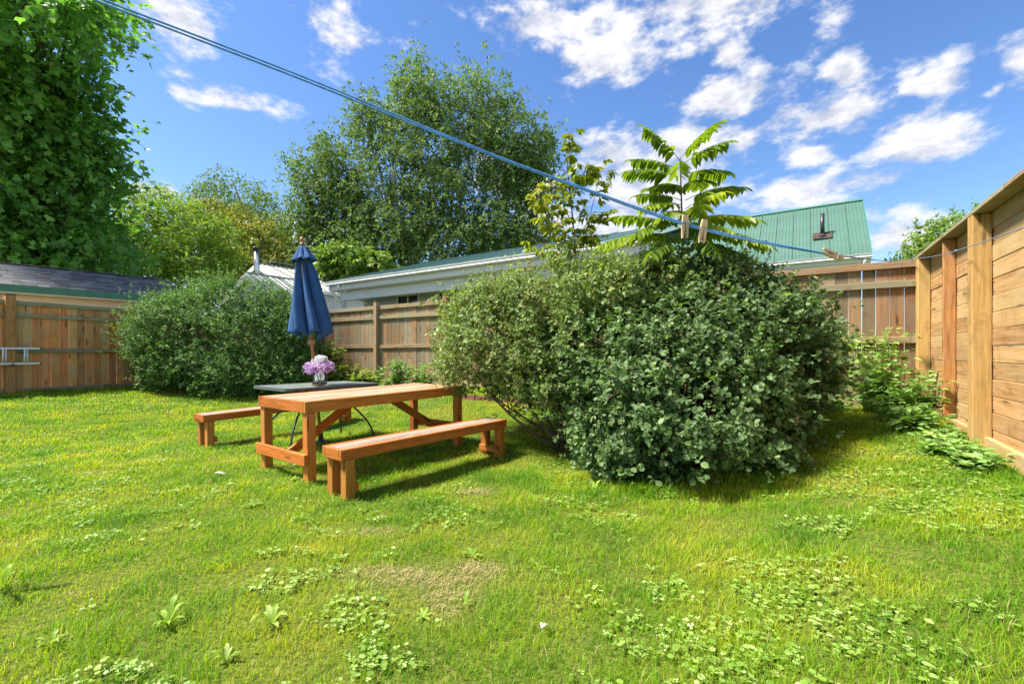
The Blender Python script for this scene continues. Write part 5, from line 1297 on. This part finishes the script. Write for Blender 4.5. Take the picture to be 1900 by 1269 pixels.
# ------------------------------------------------------------------ lawn
def in_yard(x, y, m=0.03): return (d_right(x, y) > m) & (d_back(x, y) > m) & (d_left(x, y) > m)
DRY = [(hit(800, 1078), 0.36, 0.13), (hit(870, 1062), 0.20, 0.12), (hit(720, 1065), 0.26, 0.08), (hit(828, 1112), 0.14, 0.20), (hit(880, 915), 0.15, 0.10), (hit(690, 990), .16, .06)]
def dry_mask(x, y):
    m = np.zeros(len(x))
    for (p, rx, ry) in DRY:
        q = ((x - p.x) / rx) ** 2 + ((y - p.y) / ry) ** 2
        m = np.maximum(m, np.exp(-q * 1.1))
    return m * (0.45 + 1.1 * fbm(x * 9, y * 9, 0, 71))
def lawn():
    r_ = np.random.default_rng(5); Vs, Ts, Rn, Dr = [], [], [], []; base = 0
    bands = [(0.7, 2.1, 9000, 0.046, 0.0026), (2.1, 3.3, 6500, 0.046, 0.0032), (3.3, 5.0, 4200, 0.046, 0.0045), (5.0, 8.0, 2000, 0.05, 0.007), (8.0, 14.5, 900, 0.055, 0.012)]
    for (y0, y1, dens, hgt, wid) in bands:
        xm0, xm1 = -1.2 * y1 - 1.0, 1.2 * y1 + 1.0
        n = int((xm1 - xm0) * (y1 - y0) * dens)
        x = r_.uniform(xm0, xm1, n); y = r_.uniform(y0, y1, n)
        ok = (np.abs(x) < 1.2 * y + 0.9) & in_yard(x, y)
        x, y = x[ok], y[ok]
        tuft = np.clip(1.8 * (fbm(x * 4.2, y * 4.2, 0, 61, 4) - .5) + .5, 0, 1); bare = dry_mask(x, y)
        ok = r_.random(len(x)) > np.clip(bare * 0.6, 0, .85); x, y, tuft, bare = x[ok], y[ok], tuft[ok], bare[ok]
        n = len(x); z = ground_z(x, y)
        edge = np.clip(1 - np.minimum(np.minimum(d_right(x, y), d_back(x, y)), d_left(x, y)) / 0.35, 0, 1)
        # longer, unmown grass round the foot of the shrubs
        shr = np.exp(-(((x - 1.5) / 1.3) ** 2 + ((y - 4.1) / 0.5) ** 2) ** 1.5)
        h = .8 * hgt * (0.40 + 1.15 * tuft) * r_.uniform(.6, 1.3, n) * (1 + 1.2 * edge + 1.1 * shr) * (1 - .6 * np.clip(bare, 0, 1))
        a = r_.uniform(0, 2 * math.pi, n); lean = r_.uniform(.2, 1.3, n) * h
        lx = np.cos(a) * lean; ly = np.sin(a) * lean
        b = a + math.pi / 2 + r_.normal(0, .6, n); w = wid * r_.uniform(.6, 1.3, n) * .5; wx, wy = np.cos(b) * w, np.sin(b) * w
        V = np.empty((n, 5, 3))
        V[:, 0] = np.stack([x - wx, y - wy, z - .004], -1); V[:, 1] = np.stack([x + wx, y + wy, z - .004], -1)
        V[:, 2] = np.stack([x + lx * .35 - wx * .85, y + ly * .35 - wy * .85, z + h * .6], -1); V[:, 3] = np.stack([x + lx * .35 + wx * .85, y + ly * .35 + wy * .85, z + h * .6], -1)
        V[:, 4] = np.stack([x + lx, y + ly, z + h], -1)
        i = base + 5 * np.arange(n); base += 5 * n
        Vs.append(V.reshape(-1, 3)); Ts.append(np.stack([np.stack([i, i + 1, i + 3], -1), np.stack([i, i + 3, i + 2], -1), np.stack([i + 2, i + 3, i + 4], -1)], 1).reshape(-1, 3))
        Rn.append(np.repeat(np.clip(r_.random(n) * .8 + .45 * (.5 - tuft) + .1, 0, 1), 5)); Dr.append(np.repeat(np.clip(bare * 1.2 * (r_.random(n) < .85) + (r_.random(n) < .045) * .8, 0, 1), 5))
    me = npmesh('grass', np.concatenate(Vs), np.concatenate(Ts), None, {'rnd': np.concatenate(Rn), 'dry': np.concatenate(Dr)})
    tag(obj('grass', me, M['grass']), 'short mown lawn grass with a dry straw patch', 'grass', None, 'stuff')
lawn()
def straw():
    r_ = np.random.default_rng(15); Vs = []; n = 9000
    x = r_.uniform(-2.0, 1.2, n * 6); y = r_.uniform(1.6, 4.6, n * 6); m = dry_mask(x, y)
    ok = r_.random(len(x)) < np.clip(m - .25, 0, 1) * 1.3; x, y = x[ok][:n], y[ok][:n]; n = len(x)
    z = ground_z(x, y) + r_.uniform(.004, .026, n); a = r_.normal(.3, 1.0, n); L = r_.uniform(.02, .065, n); w = r_.uniform(.0005, .0011, n)
    dx, dy = np.cos(a) * L, np.sin(a) * L; wx, wy = -np.sin(a) * w, np.cos(a) * w; dz = r_.normal(0, .008, n)
    V = np.stack([np.stack([x - wx, y - wy, z], -1), np.stack([x + wx, y + wy, z], -1), np.stack([x + dx * .5 + wx, y + dy * .5 + wy, z + .006 + dz * .5], -1), np.stack([x + dx * .5 - wx, y + dy * .5 - wy, z + .006 + dz * .5], -1), np.stack([x + dx, y + dy, z + dz], -1)], 1)
    i = 5 * np.arange(n); T = np.stack([np.stack([i, i + 1, i + 2], -1), np.stack([i, i + 2, i + 3], -1), np.stack([i + 3, i + 2, i + 4], -1)], 1).reshape(-1, 3)
    m_ = leafmat('straw', [(0.0, (0.22, 0.16, 0.07)), (0.5, (0.42, 0.32, 0.15)), (1.0, (0.60, 0.49, 0.26))], .2, .6, .3, (1, 1, 1))
    tag(obj('straw', npmesh('straw', V.reshape(-1, 3), T, None, {'rnd': np.repeat(r_.random(n), 5)}), m_), 'dry straw thatch lying in a bare patch of the lawn', 'straw', None, 'stuff')
straw()
_tv, _tf = [], []
for _k in range(3):
    _a = _k * 2 * math.pi / 3; _d = np.array((math.sin(_a), math.cos(_a), 0)); _s = np.array((math.cos(_a), -math.sin(_a), 0))
    _tv += [(0, 0, -.03)] + [tuple(_d * u + _s * v + np.array((0, 0, h_))) for u, v, h_ in ((.3, .24, .05), (.52, .16, .05), (.48, 0, 0), (.52, -.16, .05), (.3, -.24, .05))]
    _tf += [(6 * _k, 6 * _k + i, 6 * _k + i + 1) for i in range(1, 5)]
T_TREF = (np.array(_tv, float), np.array(_tf))
def clover():
    r_ = np.random.default_rng(6)
    n = 230000; x = r_.uniform(-9, 6, n); y = r_.uniform(0.9, 10, n)
    ok = (np.abs(x) < 1.2 * y + .5) & in_yard(x, y, 0.05)
    px = CX + F * x / y; 
    cl = fbm(x * 1.5, y * 1.5, 0, 91, 3) + 0.75 * (fbm(x * 7, y * 7, 0, 95, 2) - .5)
    thr = np.full(n, 0.615)
    thr -= 0.12 * np.clip((x - 0.9) / 1.2, 0, 1) * (y < 4)           # weedier towards the right fence
    thr -= 0.11 * np.clip((-x - 0.9) / 1.5, 0, 1) * np.clip((2.2 - y) / .5, 0, 1)
    thr -= 0.10 * np.clip((-x - 2.2) / 1.5, 0, 1) * np.clip((y - 2.6) / 1, 0, 1)
    thr -= 0.16 * np.exp(-(d_right(x, y) / .5) ** 2)
    thr -= 0.13 * np.exp(-(((x + 2.0) / .35) ** 2 + ((y - 4.2) / .25) ** 2))
    dens = np.clip((2.6 / y) ** 1.2, .12, 1)
    ok &= (cl > thr) & (r_.random(n) < dens * np.where(cl > thr + .05, 1, .55)); x, y, cl = x[ok], y[ok], cl[ok]
    n = len(x); z = ground_z(x, y) + r_.uniform(.012, .042, n)
    a = r_.uniform(0, 2 * math.pi, n); ax = np.stack([np.cos(a), np.sin(a), r_.normal(0, .12, n)], -1)
    nr = np.stack([r_.normal(0, .25, n), r_.normal(0, .25, n), np.ones(n)], -1)
    f = Fol(); sel = r_.random(n) < .45; pos = np.stack([x, y, z], -1); sz = r_.uniform(.010, .028, n); rn = np.clip(r_.normal(.42, .24, n), 0, 1)
    f.add(leaves(T_DISC, pos[sel], ax[sel], nr[sel], sz[sel], rn[sel]))
    f.add(leaves(T_TREF, pos[~sel], ax[~sel], nr[~sel], sz[~sel] * 1.1, rn[~sel]))
    o = f.build('clover', M['clover'], None, 'stuff'); tag(o, 'round-leaved creeping weeds spread through the lawn', 'ground cover', None, 'stuff')
clover()

def dandelion(base, label, seed, n=8, L=0.13, name='dandelion', group='broad weeds in the lawn', upright=.5):
    r_ = np.random.default_rng(seed); g = gz(base[0], base[1])
    rt = empty(name, (base[0], base[1], g), r_.uniform(0, 6.28), label, 'weed', group)
    for k in range(n):
        a = 2 * math.pi * k / n + r_.normal(0, .25); l = L * r_.uniform(.6, 1.25); m_ = 8; V = []; T = []
        rise = upright * r_.uniform(.5, 1.3)
        for i in range(m_ + 1):
            t = i / m_; w = l * (0.035 + 0.095 * math.sin(math.pi * min(1, t * .95 + .03)) ** .8) * (0.62 if i % 2 else 1.0) * (1 - (t ** 6))
            c = np.array((t * l * .9, 0, rise * l * math.sin(t * 2.2) * .75 + .006))
            V += [tuple(c + (0, -w, .25 * w)), tuple(c), tuple(c + (0, w, .25 * w))]
            if i: j = 3 * i; T += [(j - 3, j, j + 1, j - 2), (j - 2, j + 1, j + 2, j - 1)]
        me = npmesh('leaf', V, None, T, {'rnd': np.full(len(V), np.clip(r_.normal(.5, .25), 0, 1))}, True)
        obj('leaf', me, M['dandelion'], rt, (0, 0, .004), (0, 0, a))
DL = [((310, 1165), 8, .15, 'jagged-leaved weed in the lawn, largest beside the creeping round leaves', .9), ((505, 1165), 8, .16, 'jagged-leaved weed with upright pale leaves and bare soil beside it', .8),
      ((95, 1200), 7, .10, 'small weed in the lawn, closest neighbour of the broad-leaved dock plant', .6), ((420, 1230), 7, .10, 'low weed among round creeping leaves beside the upright pale-leaved weed', .7), ((120, 870), 6, .12, 'flat weed in the sunny lawn facing the hanging ladder', .4), ((875, 1035), 9, .12, 'grey-green rosette at the edge of the dry straw patch', .3), ((785, 1150), 7, .09, 'small flat weed just off the dry straw patch', .3),
      ((862, 1130), 5, .10, 'upright weed of few leaves touching the dry straw patch', .9), ((1100, 918), 7, .16, 'jagged-leaved weed at the shaded foot of the round-leaved shrub', .9), ((1185, 915), 6, .14, 'weed in the deepest shade under the round-leaved shrub', .9), ((470, 940), 10, .14, 'flat rosette weed nearest the picnic table in a row of three', .25), ((345, 908), 9, .12, 'flat rosette weed in the middle of a row of three', .25),
      ((240, 958), 9, .11, 'flat rosette weed farthest from the picnic table in a row of three', .25), ((1000, 1060), 6, .07, 'small weed in open lawn, nearer the straw patch than the shrub', .5), ((1210, 1065), 5, .08, None, .9), ((1165, 1010), 6, .07, 'small weed in open lawn just outside the round-leaved shrub shade', .8), ((545, 892), 12, .13, 'leafy weed clump under the end stretcher of the picnic table', .35), ((650, 1100), 5, .08, 'small weed standing at the pale-weed side of the dry straw patch', .8)]
for k, ((px, py), n, L, lab, up) in enumerate(DL):
    h = hit(px, py); dandelion((h.x, h.y), lab or 'small upright weed beside round creeping leaves, outside the shrub shade', 200 + k, n, L * .66, 'dandelion', 'broad weeds in the lawn', up)
def dock():
    # broad upright leaf at the far left edge of the lawn
    h = hit(2, 1100); r_ = np.random.default_rng(3)
    dandelion((h.x, h.y), 'broad smooth-leaved dock plant standing in the lawn by itself', 401, 5, .17, 'dock_plant', 'broad weeds in the lawn', 1.3)
dock()
def fallen(px, py, L, rz, label, name='fallen_leaf'):
    h = hit(px, py); V = []; T = []
    for i in range(7):
        t = i / 6; w = L * .28 * math.sin(math.pi * (t * .94 + .03)) ** .7; zc = .008 * math.sin(t * 5) + .034
        V += [(t * L, -w, zc + .006), (t * L, 0, zc), (t * L, w, zc + .008)]
        if i: j = 3 * i; T += [(j - 3, j, j + 1, j - 2), (j - 2, j + 1, j + 2, j - 1)]
    o = obj(name, npmesh(name, V, None, T, {'rnd': np.full(len(V), .6)}, True), M['litter'], None, (h.x, h.y, h.z + .005), (0, 0, rz))
    o.modifiers.new('thick', 'SOLIDIFY').thickness = 0.001
    tag(o, label, 'leaf', 'pale leaves lying on the lawn')
fallen(398, 886, .10, .2, 'pale wide leaf lying on the sunny grass near the picnic table')
fallen(1004, 1184, .055, 1.0, 'narrow whitish curled leaf lying on the open lawn')
